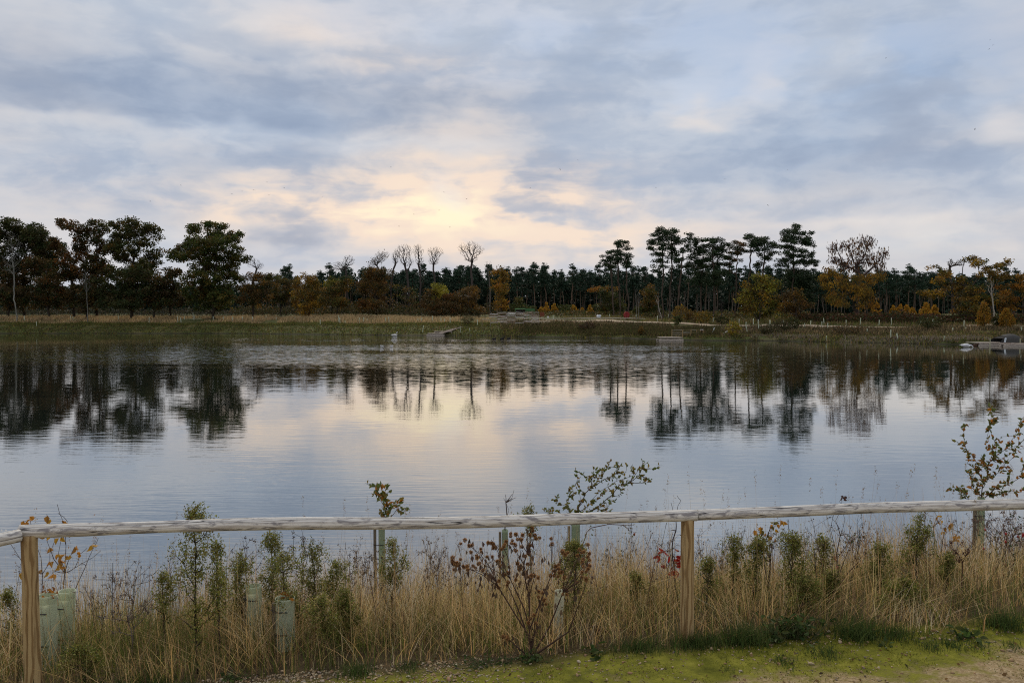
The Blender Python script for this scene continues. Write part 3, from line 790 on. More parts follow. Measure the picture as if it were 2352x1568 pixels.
# pine clumps
PINE = dict(leaf=0.36, asp=0.34, per=62, dens=4.4, clump=(1.0, 0.58), mode='up', mat=M_NEEDLE, bark=(0.085, 0.064, 0.05), r_base=0.14, r_tip=0.03, trunk_top=0.96, bf=0.2, deep=0.8, wig=0.1, cat='pine tree')
for lab, D, bx, lob, pal in (
  ('left low stem of the small clump of three pines', 158, 125, [(95,340,50,12),(60,380,50,14),(110,400,60,16),(40,420,40,14),(60,455,45,14),(120,470,50,12)], G_PINE),
  ('tall middle pine of the small clump of three pines', 160, 183, [(160,240,40,11),(215,248,50,11),(150,268,40,10),(190,285,60,11),(240,310,35,10),(175,325,60,12),(215,355,55,12),(150,365,40,10),(185,395,60,12),(190,440,70,14)], G_PINE),
  ('right stem of the small clump of three pines', 157, 258, [(245,355,35,11),(270,385,40,11),(235,410,45,12),(275,435,45,12),(230,465,50,12),(270,475,40,10)], G_PINE),
  ('tall pine with a long low branch reaching left', 152, 580, [(575,125,40,14),(540,150,40,14),(600,160,40,14),(500,185,40,14),(560,195,60,14),(540,230,60,14),(600,225,40,14),(495,250,50,13),(450,295,30,12),(470,310,35,10),(560,270,70,14),(590,310,50,14),(520,355,45,12),(560,365,60,12),(500,410,40,11),(560,420,60,12),(540,470,60,12),(530,515,55,12)], G_PINE),
  ('tall pine standing close beside the long branched pine', 154, 640, [(660,130,45,14),(690,160,35,13),(640,165,45,14),(680,195,45,14),(650,225,55,14),(710,230,40,13),(680,265,55,14),(640,300,45,13),(700,310,45,13),(660,345,50,13),(710,370,30,10),(650,390,50,12)], G_PINE),
  ('thin leaning pine with a sparse crown', 150, 700, [(800,185,28,14),(815,215,25,12),(785,235,30,12),(820,260,25,10),(770,290,30,10),(800,310,30,10),(750,330,30,10),(740,390,40,12),(700,420,60,14)], G_PINE),
  ('broad dark pine right of the thin leaning pine', 153, 930, [(880,230,50,14),(945,225,30,12),(860,260,35,12),(920,285,60,14),(870,310,50,14),(960,320,50,14),(900,350,70,16),(840,390,50,14),(940,400,70,16),(880,440,80,18),(820,460,50,14),(930,480,70,16),(960,540,80,30),(900,600,80,40)], G_PINE),
  ('dense flat topped pine in the middle of the big pine group', 150, 1045, [(1030,222,45,14),(1095,222,30,12),(1070,250,75,14),(1010,275,50,14),(1120,280,60,14),(1165,275,35,12),(1050,310,80,16),(1120,320,60,14),(1000,350,60,14),(1080,365,70,14),(1140,390,50,14),(1030,410,70,14),(1100,440,70,15),(1010,470,70,16),(1070,530,80,30),(1040,600,80,40)], G_PINE),
  ('rust tinged pine with a loose crown', 152, 1240, [(1275,240,35,14),(1255,275,55,14),(1215,300,45,13),(1290,310,40,13),(1200,350,45,13),(1260,345,50,13),(1180,400,50,13),(1240,420,50,12),(1170,450,50,14),(1150,520,50,14)], G_PINE + G_RUST),
  ('pine with two bent stems and a rounded crown', 153, 1330, [(1410,190,55,16),(1375,215,45,14),(1440,220,50,14),(1400,250,75,16),(1360,285,50,14),(1440,280,50,14),(1420,320,55,14),(1370,330,40,12)], G_PINE),
  ('flat sided pine left of the tallest pine', 151, 1500, [(1510,215,55,14),(1550,240,50,13),(1600,255,35,12),(1500,265,60,14),(1560,290,55,13),(1500,320,60,13),(1560,345,50,12),(1480,370,55,13),(1530,400,55,12),(1490,440,50,12)], G_PINE),
  ('tallest dark pine with a dense cone shaped crown', 148, 1780, [(1780,95,30,14),(1835,95,28,13),(1800,125,60,15),(1760,155,60,15),(1700,165,30,14),(1850,160,50,14),(1800,190,90,16),(1720,205,50,14),(1895,175,25,12),(1870,220,60,15),(1700,245,60,15),(1790,240,90,16),(1670,290,50,14),(1760,290,90,16),(1880,265,60,14),(1935,275,30,12),(1820,330,90,16),(1930,350,35,12),(1670,350,50,14),(1740,375,80,15),(1860,385,80,15),(1660,410,60,15),(1950,430,50,14),(1770,430,100,18),(1880,440,80,15),(1980,455,30,11),(1650,455,60,14)], G_PINE),
  ('low dark pine under the tallest pine', 150, 1840, [(1800,510,90,22),(1880,520,80,22),(1730,540,60,25),(1850,580,120,30),(1760,620,90,40),(1900,640,80,45),(1830,720,120,50),(1900,790,80,50)], G_PINE)):
    make_tree('pine_tree', lab, D, 4, bx, lob, pal, group='tall pines on the right bank', **PINE)
# right bank trees
make_tree('maple_tree', 'rounded yellow green tree in front of the big pine group', 141, 4, 1460, [(1560,560,40,24),(1490,570,60,30),(1420,600,60,35),(1560,620,80,40),(1380,640,70,35),(1480,660,100,40),(1620,650,50,35),(1330,710,60,35),(1430,730,100,40),(1570,730,90,45),(1290,770,45,35),(1380,800,90,40),(1500,810,100,45),(1620,790,60,50),(1330,860,80,40),(1450,890,100,40),(1570,890,80,40)], G_OLIVE + G_YELLOW + G_GOLD, **{**MID, 'dens': 1.5})
make_tree('autumn_tree', 'dull brown tree right of the rounded yellow green tree', 142, 4, 1800, [(1700,740,70,45),(1800,740,80,50),(1760,820,100,50),(1860,830,80,50),(1700,880,80,40),(1820,900,90,35)], G_BROWN + G_AMBER, **{**MID, 'dens': 1.2})
make_tree('birch_tree', 'large golden birch mass below the weeping bare crown', 146, 5, 820,
  [(580,470,70,30),(650,490,80,40),(530,540,70,45),(740,520,70,35),(640,580,120,45),(500,640,50,45),(900,530,80,35),(990,540,50,40),(830,600,90,45),(950,620,80,45),(720,680,80,50),(860,700,90,50),(600,700,80,45),(960,720,40,45),(540,740,70,35),(760,770,90,40),(880,790,80,35)], G_GOLD + G_AMBER, **{**MID, 'mode': 'droop', 'asp': 0.5, 'dens': 1.3})
bare_tree('birch_tree', 'tall weeping birch with a sparse purple brown crown', 148, 5, 815, [(620,240,80,45),(740,210,80,50),(900,190,90,60),(1050,290,50,45),(850,300,130,60),(620,350,80,35),(960,360,110,40),(760,400,120,45),(1020,410,60,40)], n=420, bark=(0.09, 0.07, 0.065), r_base=0.3, r_tip=0.014, fork=0.5, leafy=1700, pal=[(0.10, 0.055, 0.045), (0.15, 0.07, 0.04), (0.08, 0.06, 0.055), (0.20, 0.11, 0.03)], leaf=0.5, mode='droop')
make_tree('oak_tree', 'golden brown oak with a spreading crown near the right edge', 132, 5, 1750,
  [(1920,345,70,25),(2020,360,80,28),(2110,390,60,30),(1850,400,50,28),(1960,420,90,35),(2150,450,50,40),(1560,430,40,26),(1620,500,70,35),(1730,480,60,35),(1540,560,60,35),(1660,570,90,40),(1780,560,70,40),(1500,660,50,40),(1620,660,110,45),(1760,660,90,50),(1900,520,90,50),(1880,620,90,50),(2030,520,80,45),(2120,540,60,45),(2000,620,90,50),(1720,760,110,50),(1860,740,110,60),(1980,740,80,60),(1760,840,110,45),(1900,850,100,50)], G_AMBER + G_GOLD + G_OLIVE, **{**OAK, 'dens': 1.7, 'leaf': 0.27, 'clump': (0.8, .5)})
bare_tree('bare_tree', 'bare twigs standing up behind the golden brown oak', 136, 5, 1700, [(1680,390,45,45),(1770,390,45,40)], n=120, bark=(0.09, 0.075, 0.065), r_tip=0.018)
bare_tree('birch_tree', 'thin white birch stem in front of the golden brown oak', 124, 5, 2082, [(2040,560,50,60),(2060,640,40,50)], n=40, bark=(0.33, 0.30, 0.25), r_base=0.11, r_tip=0.015, fork=0.9)
make_tree('oak_tree', 'orange oak cut off by the right edge of the view', 126, 5, 2380,
  [(2330,530,80,35),(2430,540,80,40),(2270,580,50,35),(2180,620,50,35),(2340,620,100,45),(2160,680,50,40),(2260,700,90,45),(2400,700,90,50),(2300,790,100,50),(2200,770,50,40),(2420,800,80,60)], G_ORANGE + G_AMBER, **{**OAK, 'dens': 1.8, 'leaf': 0.27, 'clump': (0.8, .5)})
make_tree('pine_tree', 'far pine with two tops between the birch and the golden oak', 170, 5, 1335, [(1340,465,40,14),(1275,480,25,12),(1370,500,45,14),(1300,520,60,15),(1240,530,30,12),(1390,560,40,14),(1320,570,70,16),(1240,580,40,12),(1360,610,60,16),(1280,630,60,14)], G_PINEF, **PINE)
make_tree('pine_tree', 'far pine just right of the weeping birch', 172, 5, 1090, [(1090,480,45,14),(1110,510,40,14),(1060,530,50,14),(1100,560,50,16),(1070,600,50,16),(1120,610,40,16)], G_PINEF, **PINE)
make_tree('pine_tree', 'far pine touching the left side of the golden oak', 172, 5, 1500, [(1500,490,45,14),(1480,520,45,14),(1520,550,45,14),(1480,590,50,16),(1500,640,50,16)], G_PINEF, **PINE)
# far pine wood: shared pine forms, planted in rows
def plain_pine(h, cb, spread, seed_x):
    root = thing('pine_tree', (0, 0, 0), 'pine of the dense dark pine wood beyond the lake', 'pine tree', 'pines of the wood beyond the lake')
    n = int(h / 1.1); tz = np.linspace(0, h * .97, n)
    chain = np.stack([(vnoise(tz * .2, tz * 0 + seed_x, 1) - .5) * .9, (vnoise(tz * .2, tz * 0 + seed_x, 2) - .5) * .9, tz - .3], -1)
    na = 34
    t = RNG.uniform(0, 1, na) ** 0.8
    zz = cb * h + t * (h - cb * h)
    rr = spread * (1 - t ** 1.6 * 0.85) * RNG.uniform(0.35, 1, na)
    th = RNG.uniform(0, 6.283, na)
    A = np.stack([np.cos(th) * rr, np.sin(th) * rr, zz + rr * .15], -1)
    A = np.concatenate([A, [[chain[-1, 0], chain[-1, 1], h]]])
    pos, par, order = grow(chain, A, 0.2)
    rad = limb_radii(par, order, 0.03, 0.13, len(pos))
    v, f, _ = limbs(pos, par, order, rad, .1, 5)
    bc = np.where((v[:, 2] > h * .3)[:, None], np.array([0.16, 0.11, 0.08]), np.array([0.13, 0.105, 0.085]))
    mesh_obj('trunk', v, f, M_BARK, bc, root)
    per = 34
    cen = np.repeat(A, per, axis=0)
    q = unit(len(cen)) * RNG.uniform(0, 1, (len(cen), 1)) ** .45
    p = cen + q * [1.05, 1.05, .5]
    cv, cf, cc = flakes(p, 0.52, .45, pick(G_PINEF, len(p), .25), 'up')
    mesh_obj('crown', cv, cf, M_NEEDLE, cc, root)
    return root
protos = [plain_pine(14.5, .46, 2.1, 1.3), plain_pine(13.2, .5, 2.3, 4.7), plain_pine(15.2, .52, 1.9, 8.1), plain_pine(12.2, .42, 2.2, 12.9), plain_pine(14.0, .55, 2.5, 17.7)]
spots = []
for row in range(4):
    Dr = 232 + row * 5.5
    for px in np.arange(268, 1075, 10.5):
        pj = px + RNG.uniform(-4, 4)
        Dj = Dr + RNG.uniform(-2.2, 2.2)
        spots.append((pj, Dj, row))
spots = [s for s in spots if not (s[2] >= 3 and s[0] > 640)]
far_rest = []
used = set()
for i, (pj, Dj, row) in enumerate(spots):
    X = (pj - 512) / F * Dj
    pi = int(RNG.integers(0, 5))
    sc = RNG.uniform(0.72, 1.0) * (1.0 if pj > 330 else 0.93) * (0.93 if pj > 860 else 1.0)
    loc = (X, Dj, float(H(X, Dj)))
    if row < 4 and i < 300:
        if pi not in used:
            used.add(pi); r = protos[pi]; r.location = loc; r.rotation_euler = (0, 0, RNG.uniform(0, 6.28)); r.scale = (sc,) * 3
        else:
            copy_thing(protos[pi], loc, RNG.uniform(0, 6.28), sc, tilt=(RNG.normal() * .025, RNG.normal() * .045))
for px, D in ((533, 226), (545, 227), (572, 226), (612, 225)):
    X = (px - 512) / F * D
    copy_thing(protos[2], (X, D, float(H(X, D))), px, 0.9, tilt=(0, 0.10 if px < 540 else 0.02))
# depth of the wood behind those rows: one dark mass nobody could count
parts_v = []
for row in range(7):
    Dr = 254 + row * 6
    for px in np.arange(-40, 1120, 9.0):
        pj = px + RNG.uniform(-4, 4); X = (pj - 512) / F * Dr
        z0 = float(H(X, Dr)); hh = RNG.uniform(9.5, 13.0) * (0.75 if pj < 330 else 1)
        nn = 130
        t = RNG.uniform(0.0, 1, nn) ** 1.7
        p = np.stack([X + RNG.normal(size=nn) * 1.7 * (1.1 - .7 * t), Dr + RNG.normal(size=nn) * 1.7, z0 + t * hh], -1)
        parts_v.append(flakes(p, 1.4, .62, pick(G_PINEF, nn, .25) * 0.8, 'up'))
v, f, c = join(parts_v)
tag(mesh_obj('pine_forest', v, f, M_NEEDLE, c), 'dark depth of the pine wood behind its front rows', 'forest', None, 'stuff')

# ------------------------------------------------------------------ far bank vegetation
def blades(base, h, wdt, col, lean=0.25, seg=2, dirn=None, curl=1.8):
    """upright tapering bent strips"""
    n = len(base)
    h = np.broadcast_to(h, (n,)); wdt = np.broadcast_to(wdt, (n,))
    th = RNG.uniform(0, 2 * math.pi, n)
    side = np.stack([np.cos(th), np.sin(th), np.zeros(n)], -1)
    lt = RNG.uniform(0, 2 * math.pi, n) if dirn is None else dirn + RNG.normal(size=n) * 0.8
    ld = np.stack([np.cos(lt), np.sin(lt), np.zeros(n)], -1) * np.minimum(np.abs(RNG.normal(size=n)) * lean, 1.25)[:, None]
    rows = []
    for i in range(seg + 1):
        t = i / seg
        c = base + np.array([0, 0, 1.0]) * (h * t * (1 - 0.18 * t * np.minimum(np.linalg.norm(ld, axis=1) * 2, 1)))[:, None] + ld * (h * t ** curl)[:, None]
        w = (wdt * (1 - 0.85 * t) * 0.5)[:, None] * side
        rows.append(c - w); rows.append(c + w)
    v = np.stack(rows, 1)
    k = 2 * (seg + 1)
    f = np.array([[2 * i, 2 * i + 1, 2 * i + 3, 2 * i + 2] for i in range(seg)])
    f = (f[None] + (np.arange(n) * k)[:, None, None]).reshape(-1, 4)
    return v.reshape(-1, 3), f, np.repeat(col, k, axis=0)

def far_scatter(n, px0, px1, d0, d1):
    px = RNG.uniform(px0, px1, n); d = RNG.uniform(d0, d1, n)
    u = (px - 512) / F; D = shore(u) + d
    x = u * D
    return np.stack([x, D, H(x, D)], -1)

STRAW = [(0.4785, 0.3429, 0.1835), (0.5742, 0.4307, 0.2393), (0.3828, 0.2631, 0.1355), (0.319, 0.2552, 0.1276)]
STRAW_D = [(0.238, 0.168, 0.091), (0.182, 0.133, 0.07), (0.294, 0.217, 0.119), (0.14, 0.112, 0.063)]
GRN = [(0.1226, 0.1441, 0.0339), (0.1594, 0.1634, 0.0377), (0.098, 0.1058, 0.0282), (0.2083, 0.1634, 0.0471)]
DULL = [(0.091, 0.0728, 0.0392), (0.07, 0.0672, 0.0308), (0.119, 0.0868, 0.0448), (0.063, 0.0532, 0.028)]
def patchy(p, scale, thr, seed): return vnoise(p[:, 0] / scale, p[:, 1] / scale, seed) > thr

# pale dry meadow on the left, 9..26 m behind the shore
p = far_scatter(32000, -60, 530, 9.5, 24); p = p[patchy(p, 5, .22, 21)]; p = p[p[:, 0] / p[:, 1] * F + 512 < 425 + 110 * vnoise(p[:, 0] / 3, p[:, 1] / 3, 77) * RNG.uniform(.3, 1, len(p))]
v, f, c = blades(p, RNG.uniform(.3, .72, len(p)), 0.13, pick(STRAW, len(p), .25), .3)
tag(mesh_obj('dry_grass', v, f, M_GRASS, c), 'pale dry grass meadow on the far bank below the left wood', 'grass', None, 'stuff')
p = far_scatter(11000, -60, 500, 7, 9.8)
p2 = far_scatter(16000, -60, 520, 0.1, 8)
v, f, c = join([blades(p, RNG.uniform(.15, .35, len(p)), 0.16, pick(GRN, len(p), .25), .4), blades(p2, RNG.uniform(.08, .30, len(p2)), 0.2, pick(GRN + GRN + DULL, len(p2), .3), .5)])
tag(mesh_obj('bank_grass', v, f, M_GRASS, c), 'green and brown low growth on the far left bank', 'grass', None, 'stuff')
# middle and right bank
p = far_scatter(15000, 500, 1060, 4, 12); p2 = far_scatter(20000, 500, 1060, 0.1, 6.5); p3 = far_scatter(9000, 520, 720, 1, 8)
p4 = far_scatter(9000, 560, 1060, 17, 28); p = p[patchy(p, 4, .3, 22)]
v, f, c = join([blades(p, RNG.uniform(.25, .65, len(p)), 0.13, pick(STRAW_D + DULL, len(p), .25), .35), blades(p2, RNG.uniform(.1, .42, len(p2)), 0.17, pick(GRN + GRN + DULL + STRAW_D, len(p2), .3), .45),
                blades(p3, RNG.uniform(.3, .75, len(p3)), 0.12, pick([(0.09, 0.085, 0.03), (0.07, 0.075, 0.025), (0.10, 0.075, 0.035)], len(p3), .25), .3),
                blades(p4, RNG.uniform(.3, .7, len(p4)), 0.14, pick(STRAW_D + GRN, len(p4), .25), .4)])
tag(mesh_obj('bank_grass', v, f, M_GRASS, c), 'rough olive and brown growth on the right hand bank', 'grass', None, 'stuff')
# grey dead stems at the water's edge on the right
p = far_scatter(5200, 752, 1060, 0.2, 2.8); p = p[patchy(p, 3, .35, 25)]
v, f, c = blades(p, RNG.uniform(.2, .55, len(p)), 0.05, pick([(0.26, 0.22, 0.19), (0.19, 0.16, 0.13), (0.33, 0.28, 0.24)], len(p), .25), .6)
tag(mesh_obj('dead_stems', v, f, M_GRASS, c), 'grey tangle of dead stems along the right waterline', 'undergrowth', None, 'stuff')
# undergrowth under the trees: brambles on the left, rusty bracken on the right
def thicket(n, px0, px1, d0, d1, hmax, pal, size=0.3):
    p = far_scatter(n, px0, px1, d0, d1)
    hh = hmax * (0.35 + 0.9 * vnoise(p[:, 0] / 2.5, p[:, 1] / 2.5, 31))
    p[:, 2] += RNG.uniform(0, 1, n) ** 0.7 * hh
    return flakes(p, size, .7, pick(pal, n, .28))
v, f, c = join([thicket(15000, -60, 480, 24, 36, 1.9, G_DARK + DULL), thicket(9000, 230, 500, 27, 45, 2.6, G_BROWN + G_DARK)])
tag(mesh_obj('undergrowth', v, f, M_LEAF, c), 'dark undergrowth along the foot of the left wood', 'undergrowth', None, 'stuff')
v, f, c = join([thicket(15000, 800, 1060, 20, 30, 1.5, G_BRACK + G_DARK), thicket(15000, 500, 810, 26, 50, 1.0, G_BROWN + G_DARK + G_OLIVE)])
tag(mesh_obj('undergrowth', v, f, M_LEAF, c), 'rusty bracken and brambles under the right hand trees', 'undergrowth', None, 'stuff')

def bush(name, label, px, d, w, h, pal, per=26, leaf=0.2, group=None, spiky=False, nclump=26, cat='bush', stems=7):
    b = far_pt(px, d)
    root = thing(name, b, label, cat, group)
    q = unit(nclump) * RNG.uniform(.3, 1, (nclump, 1)) ** .5
    A = q * [w / 2, w / 2, h * .5] + [0, 0, h * .5]
    if spiky:
        t = np.clip(A[:, 2] / h, 0, 1); A[:, :2] *= (1.15 - t * 1.0)[:, None]
    A[:, 2] = np.maximum(A[:, 2], .1)
    cen = np.repeat(A, per, axis=0)
    p_ = cen + unit(len(cen)) * RNG.uniform(0, 1, (len(cen), 1)) ** .5 * np.array([.32, .32, .3]) * (0.5 + w / 4)
    p_[:, 2] = np.maximum(p_[:, 2], .03)
    v, f, c = flakes(p_, leaf, .6, pick(pal, len(p_), .28), 'droop' if spiky else 'rand')
    mesh_obj('foliage', v, f, M_LEAF, c, root)
    k = min(stems, nclump)
    z0 = np.zeros((k, 3)); z0[:, :2] = RNG.normal(size=(k, 2)) * .08
    sv, sf = tubes(z0 - [0, 0, .1], A[:k], .035, .012, 4)
    mesh_obj('stem', sv, sf, M_BARK, np.tile((0.10, 0.08, 0.06), (len(sv), 1)), root)
    return root
for lab, px, d, w, h, pal in (
  ('dark rounded shrub on the bank just below the path ramp', 781, 7, 3.4, 1.7, G_DARK + DULL),
  ('dark rounded shrub on the bank, the larger one right of the ramp', 793, 10, 2.6, 1.7, G_DARK),
  ('low dark shrub at the water edge right of the ramp', 770, 3.5, 3.0, 1.2, DULL + G_DARK),
  ('spreading dark shrub in the middle of the right bank', 846, 5.5, 4.2, 1.3, DULL + G_BROWN),
  ('big dark green shrub on the bank left of the fishing tent', 929, 9.5, 3.6, 1.7, G_DARK),
  ('small dark shrub between the two golden saplings by the tent', 996, 12, 1.6, 1.7, G_DARK),
  ('dark reddish shrub on the middle bank above the reeds', 588, 5, 3.2, 1.3, G_BRACK + DULL),
  ('small dark bush beside the path left of the willow scrub', 677, 12.5, 1.6, 1.6, G_DARK + G_GREEN),
  ('dark green bush left of the rounded yellow green tree', 722, 20, 2.4, 1.4, G_DARK),
  ('yellow green willow bush at the foot of the earth ramp', 733, 2.2, 2.3, 2.1, G_GOLD + G_YELLOW),
  ('orange brown bush at the water edge left of the middle jetty', 641, 1.5, 0.9, 1.3, G_AMBER),
  ('tawny willow scrub behind the middle jetty, left one', 681, 20, 3.2, 2.8, G_GOLD + G_BROWN),
  ('tawny willow scrub behind the middle jetty, central one', 694, 21, 3.0, 2.5, G_AMBER + G_BROWN),
  ('yellowish willow scrub behind the middle jetty, right one', 704, 19, 3.2, 2.2, G_GOLD + G_OLIVE),
  ('pale twiggy bush on the bank left of the hurdle fence', 468, 9, 2.6, 1.5, [(0.16, 0.13, 0.06), (0.12, 0.11, 0.04)])):
    bush('bush', lab, px, d, w, h, pal, nclump=int(14 + w * h * 5))
# young golden birches in front of the pine wood and on the right
gb = [(541, 40, 307, 1.5), (546, 42, 302, 1.8), (554, 44, 304, 2.2), (573, 44, 305, 2.6), (590, 36, 305, 2.0), (604, 40, 309, 1.6), (525, 46, 306, 1.6), (563, 48, 309, 1.6), (582, 50, 308, 1.6),
      (876, 36, 303, 2.2), (893, 40, 307, 1.8), (900, 42, 305, 2.0), (907, 44, 305, 2.0), (912, 40, 308, 1.5), (925, 38, 304, 3.0), (934, 36, 306, 2.2), (259, 42, 305, 2.5), (273, 44, 308, 1.5), (232, 46, 309, 1.8), (325, 40, 310, 2.0)]
for px, d, ty, w in gb:
    b = far_pt(px, d); top = P(px, ty, b[1])[2]
    bush('birch_sapling', 'small golden birch sapling standing before the dark pine wood', px, d, w, max(1.6, (top - b[2]) * 1.1), [(0.42, 0.2, 0.02), (0.46, 0.26, 0.03), (0.34, 0.15, 0.02), (0.36, 0.24, 0.03)], leaf=0.24, group='golden birch saplings before the pine wood', spiky=True, nclump=34, cat='sapling', stems=3)
for lab, px, d, ty, w in (('tall golden larch sapling on the bank left of the fishing tent', 984, 11, 300, 2.3), ('golden larch sapling directly behind the fishing tent', 1006, 10.5, 308, 2.8)):
    b = far_pt(px, d); top = P(px, ty, b[1])[2]
    r = bush('larch_sapling', lab, px, d, w, top - b[2], G_ORANGE + G_GOLD, leaf=0.2, spiky=True, nclump=80, cat='sapling', stems=4)
    sv, sf = tubes([[0.1, 0, -.1]], [[0, 0, top - b[2]]], .07, .02, 6)
    mesh_obj('trunk', sv, sf, M_BARK, np.tile((0.25, 0.2, 0.13), (len(sv), 1)), r)
for px, d in ((530, 44), (560, 46), (567, 42), (597, 44), (612, 36), (640, 34), (655, 36)):
    bush('gorse_bush', 'dull green scrub bush before the dark pine wood', px, d, 3.4, 2.2, G_DARK + G_GREEN, leaf=.28, group='green scrub before the pine wood', nclump=34)
# thin grey stems among the right hand pines
for i, (x, y0, top) in enumerate(((335, 650, 640), (358, 690, 690), (545, 780, 770), (660, 640, 640), (780, 700, 660), (745, 760, 740), (900, 700, 700), (1000, 700, 640))):
    bare_tree('bare_sapling', 'thin grey bare sapling standing among the pine stems', 150 + i, 4, x, [(x, top + 60, 30, 60), (x, top + 120, 35, 50)], n=26, bark=(0.16, 0.145, 0.125), r_base=.06, r_tip=.015, fork=.8, group='thin bare stems among the pines')
bare_tree('birch_tree', 'leaning white birch stem right of the dark golden oak', 148, 4, 570, [(520, 770, 25, 40), (540, 800, 20, 30)], n=14, bark=(0.36, 0.33, 0.29), r_base=.07, r_tip=.02, fork=.95)
bare_tree('bare_bush', 'dark bare bush standing before the broad trunk of the flat topped pine', 146, 4, 1110, [(1110, 800, 50, 45), (1120, 860, 30, 30)], n=110, bark=(0.06, 0.05, 0.045), r_base=.09, r_tip=.014, fork=.25)

# ------------------------------------------------------------------ things on the far bank
WOODG = (0.33, 0.29, 0.24)
# plastic tree shelters (white green tubes) with stakes: (px, base row, height m, lean)
def far_from_row(px, py):
    """where the line of sight through (px, py) meets the far bank"""
    r = ray(px, py)
    D = np.arange(90, 215, 0.25)
    z = 4 + r[2] * D
    g = H(r[0] * D, D)
    u = (px - 512) / F
    ok = (z <= g) & (D > shore(u))
    i = ok.argmax() if ok.any() else np.abs(D - (shore(u) + 20)).argmin()
    return np.array([r[0] * D[i], D[i], g[i]])
mb = MB(); mb.tube([(0, 0, -.05), (0, 0, .6), (0, 0, 1.2)], [.07, .07, .074], 8, (0.66, 0.72, 0.58))
proto_t = thing('tree_shelter', (0, 0, 0), 'pale plastic tree shelter tube standing in the far bank grass', 'tree shelter', 'tree shelters in the dry meadow on the left')
mb.build('tube', M_TUBE, proto_t)
mb = MB(); mb.box((.075, 0, .45), (.03, .03, 1.0), (0.20, 0.15, 0.10)); mb.build('stake', M_SAWN, proto_t)
proto_used = [False]
def shelter(px, py0, py1, lean=0.0, label=None, group=None):
    b = far_from_row(px, py1)
    h = max(0.6, (py1 - py0) / F * b[1] * 1.25)
    args = (b - [0, 0, .05], RNG.uniform(0, 6), (1, 1, h / 1.2), label, group, (0, lean))
    if not proto_used[0]:
        proto_used[0] = True; r = proto_t; r.location = args[0]; r.rotation_euler = (0, lean, args[1]); r.scale = args[2]; r['label'] = label; r['group'] = group
    else: copy_thing(proto_t, args[0], args[1], args[2], label, group, (0, lean))
LM = 'pale tree shelter tube standing in the dry meadow below the left wood'; GM = 'tree shelters in the dry meadow on the left'
def zs(x, y, z): return ZOOM[z][0] + x / 9.188, ZOOM[z][1] + y / 9.188
for z, lst in ((1, [(225,1020,1062),(337,1076,1115),(648,1020,1060),(672,1030,1066),(1090,1020,1060),(1371,1036,1084),(1634,1030,1076),(1664,1040,1082),(1694,1022,1048),(1775,996,1050),(1784,1022,1058),(1960,1026,1055),(2052,1028,1062),(2138,1030,1065),(2228,1030,1066),(2320,1030,1068)]),
               (2, [(70,848,880),(162,850,882),(252,846,880),(378,838,864),(470,846,868),(643,846,870),(875,872,912),(1045,838,886),(1056,856,904),(1103,876,898),(1235,858,902),(1275,852,892),(1310,866,884),(1475,858,898),(1508,850,898),(1772,858,892),(1803,854,894),(1907,842,890),(1985,854,894),(2018,864,892),(2068,858,902)])):
    for x, a, b in lst:
        q0, q1 = zs(x, a, z), zs(x, b, z); shelter(q0[0], q0[1], q1[1], RNG.normal() * .03, LM, GM)
for x, a, b, ln in ((1816, 932, 980, .12), (2165, 938, 985, .15), (2250, 952, 975, .2)):
    q0, q1 = zs(x, a, 2), zs(x, b, 2); shelter(q0[0], q0[1], q1[1], ln, {1816: 'leaning white stake left of the left jetty', 2165: 'leaning white stake at the top end of the left jetty ramp', 2250: 'short leaning white stake right of the left jetty ramp'}[x], 'leaning stakes by the left jetty')
LR = 'pale tree shelter tube standing beside the path on the right bank'; GR = 'tree shelters along the right hand path'
for z, lst in ((3, [(252,878,925),(948,832,872),(1465,824,864),(1713,824,862)]),
               (4, [(528,932,976),(632,918,960),(895,930,978),(1040,946,988),(1230,986,1026),(1279,960,1004),(1341,990,1044),(1409,958,1008),(1457,1012,1054),(1453,962,1004),(1563,970,1010)]),
               (5, [(17,920,962),(142,926,968),(239,906,952),(390,926,962),(333,950,985),(494,938,990),(547,952,1002),(716,922,962),(847,906,962),(1020,924,968),(1133,908,964),(1395,930,968),(1514,914,970),(1799,926,975),(2085,926,950)])):
    for x, a, b in lst:
        q0, q1 = zs(x, a, z), zs(x, b, z); shelter(q0[0], q0[1], q1[1], RNG.normal() * .04, LR, GR)
for z, x, a, b, ln, lab in ((4, 1354, 1030, 1084, .22, 'leaning tree shelter beside the earth ramp'), (5, 517, 908, 960, .12, 'slanting tree shelter above the right hand path'),
    (5, 536, 1066, 1108, .5, 'tree shelter slumped over at the right waterline'), (5, 1128, 1018, 1085, .02, 'tall split tree shelter upright near the right waterline'), (5, 1192, 1050, 1098, .4, 'tree shelter leaning right above the right waterline'),
    (5, 911, 1016, 1030, 0, 'short white marker on the middle of the right bank'), (5, 1697, 1004, 1026, 0, 'short white marker below the big dark shrub'), (5, 1817, 1004, 1018, 0, 'tiny white marker left of the golden larch sapling'),
    (5, 1616, 1076, 1120, .5, 'grey stake leaning at the waterline left of the swan'), (5, 2327, 1000, 1020, 0, 'short white marker right of the golden larch sapling')):
    q0, q1 = zs(x, a, z), zs(x, b, z); shelter(q0[0], q0[1], q1[1], ln, lab, 'odd shelters and markers on the right bank')

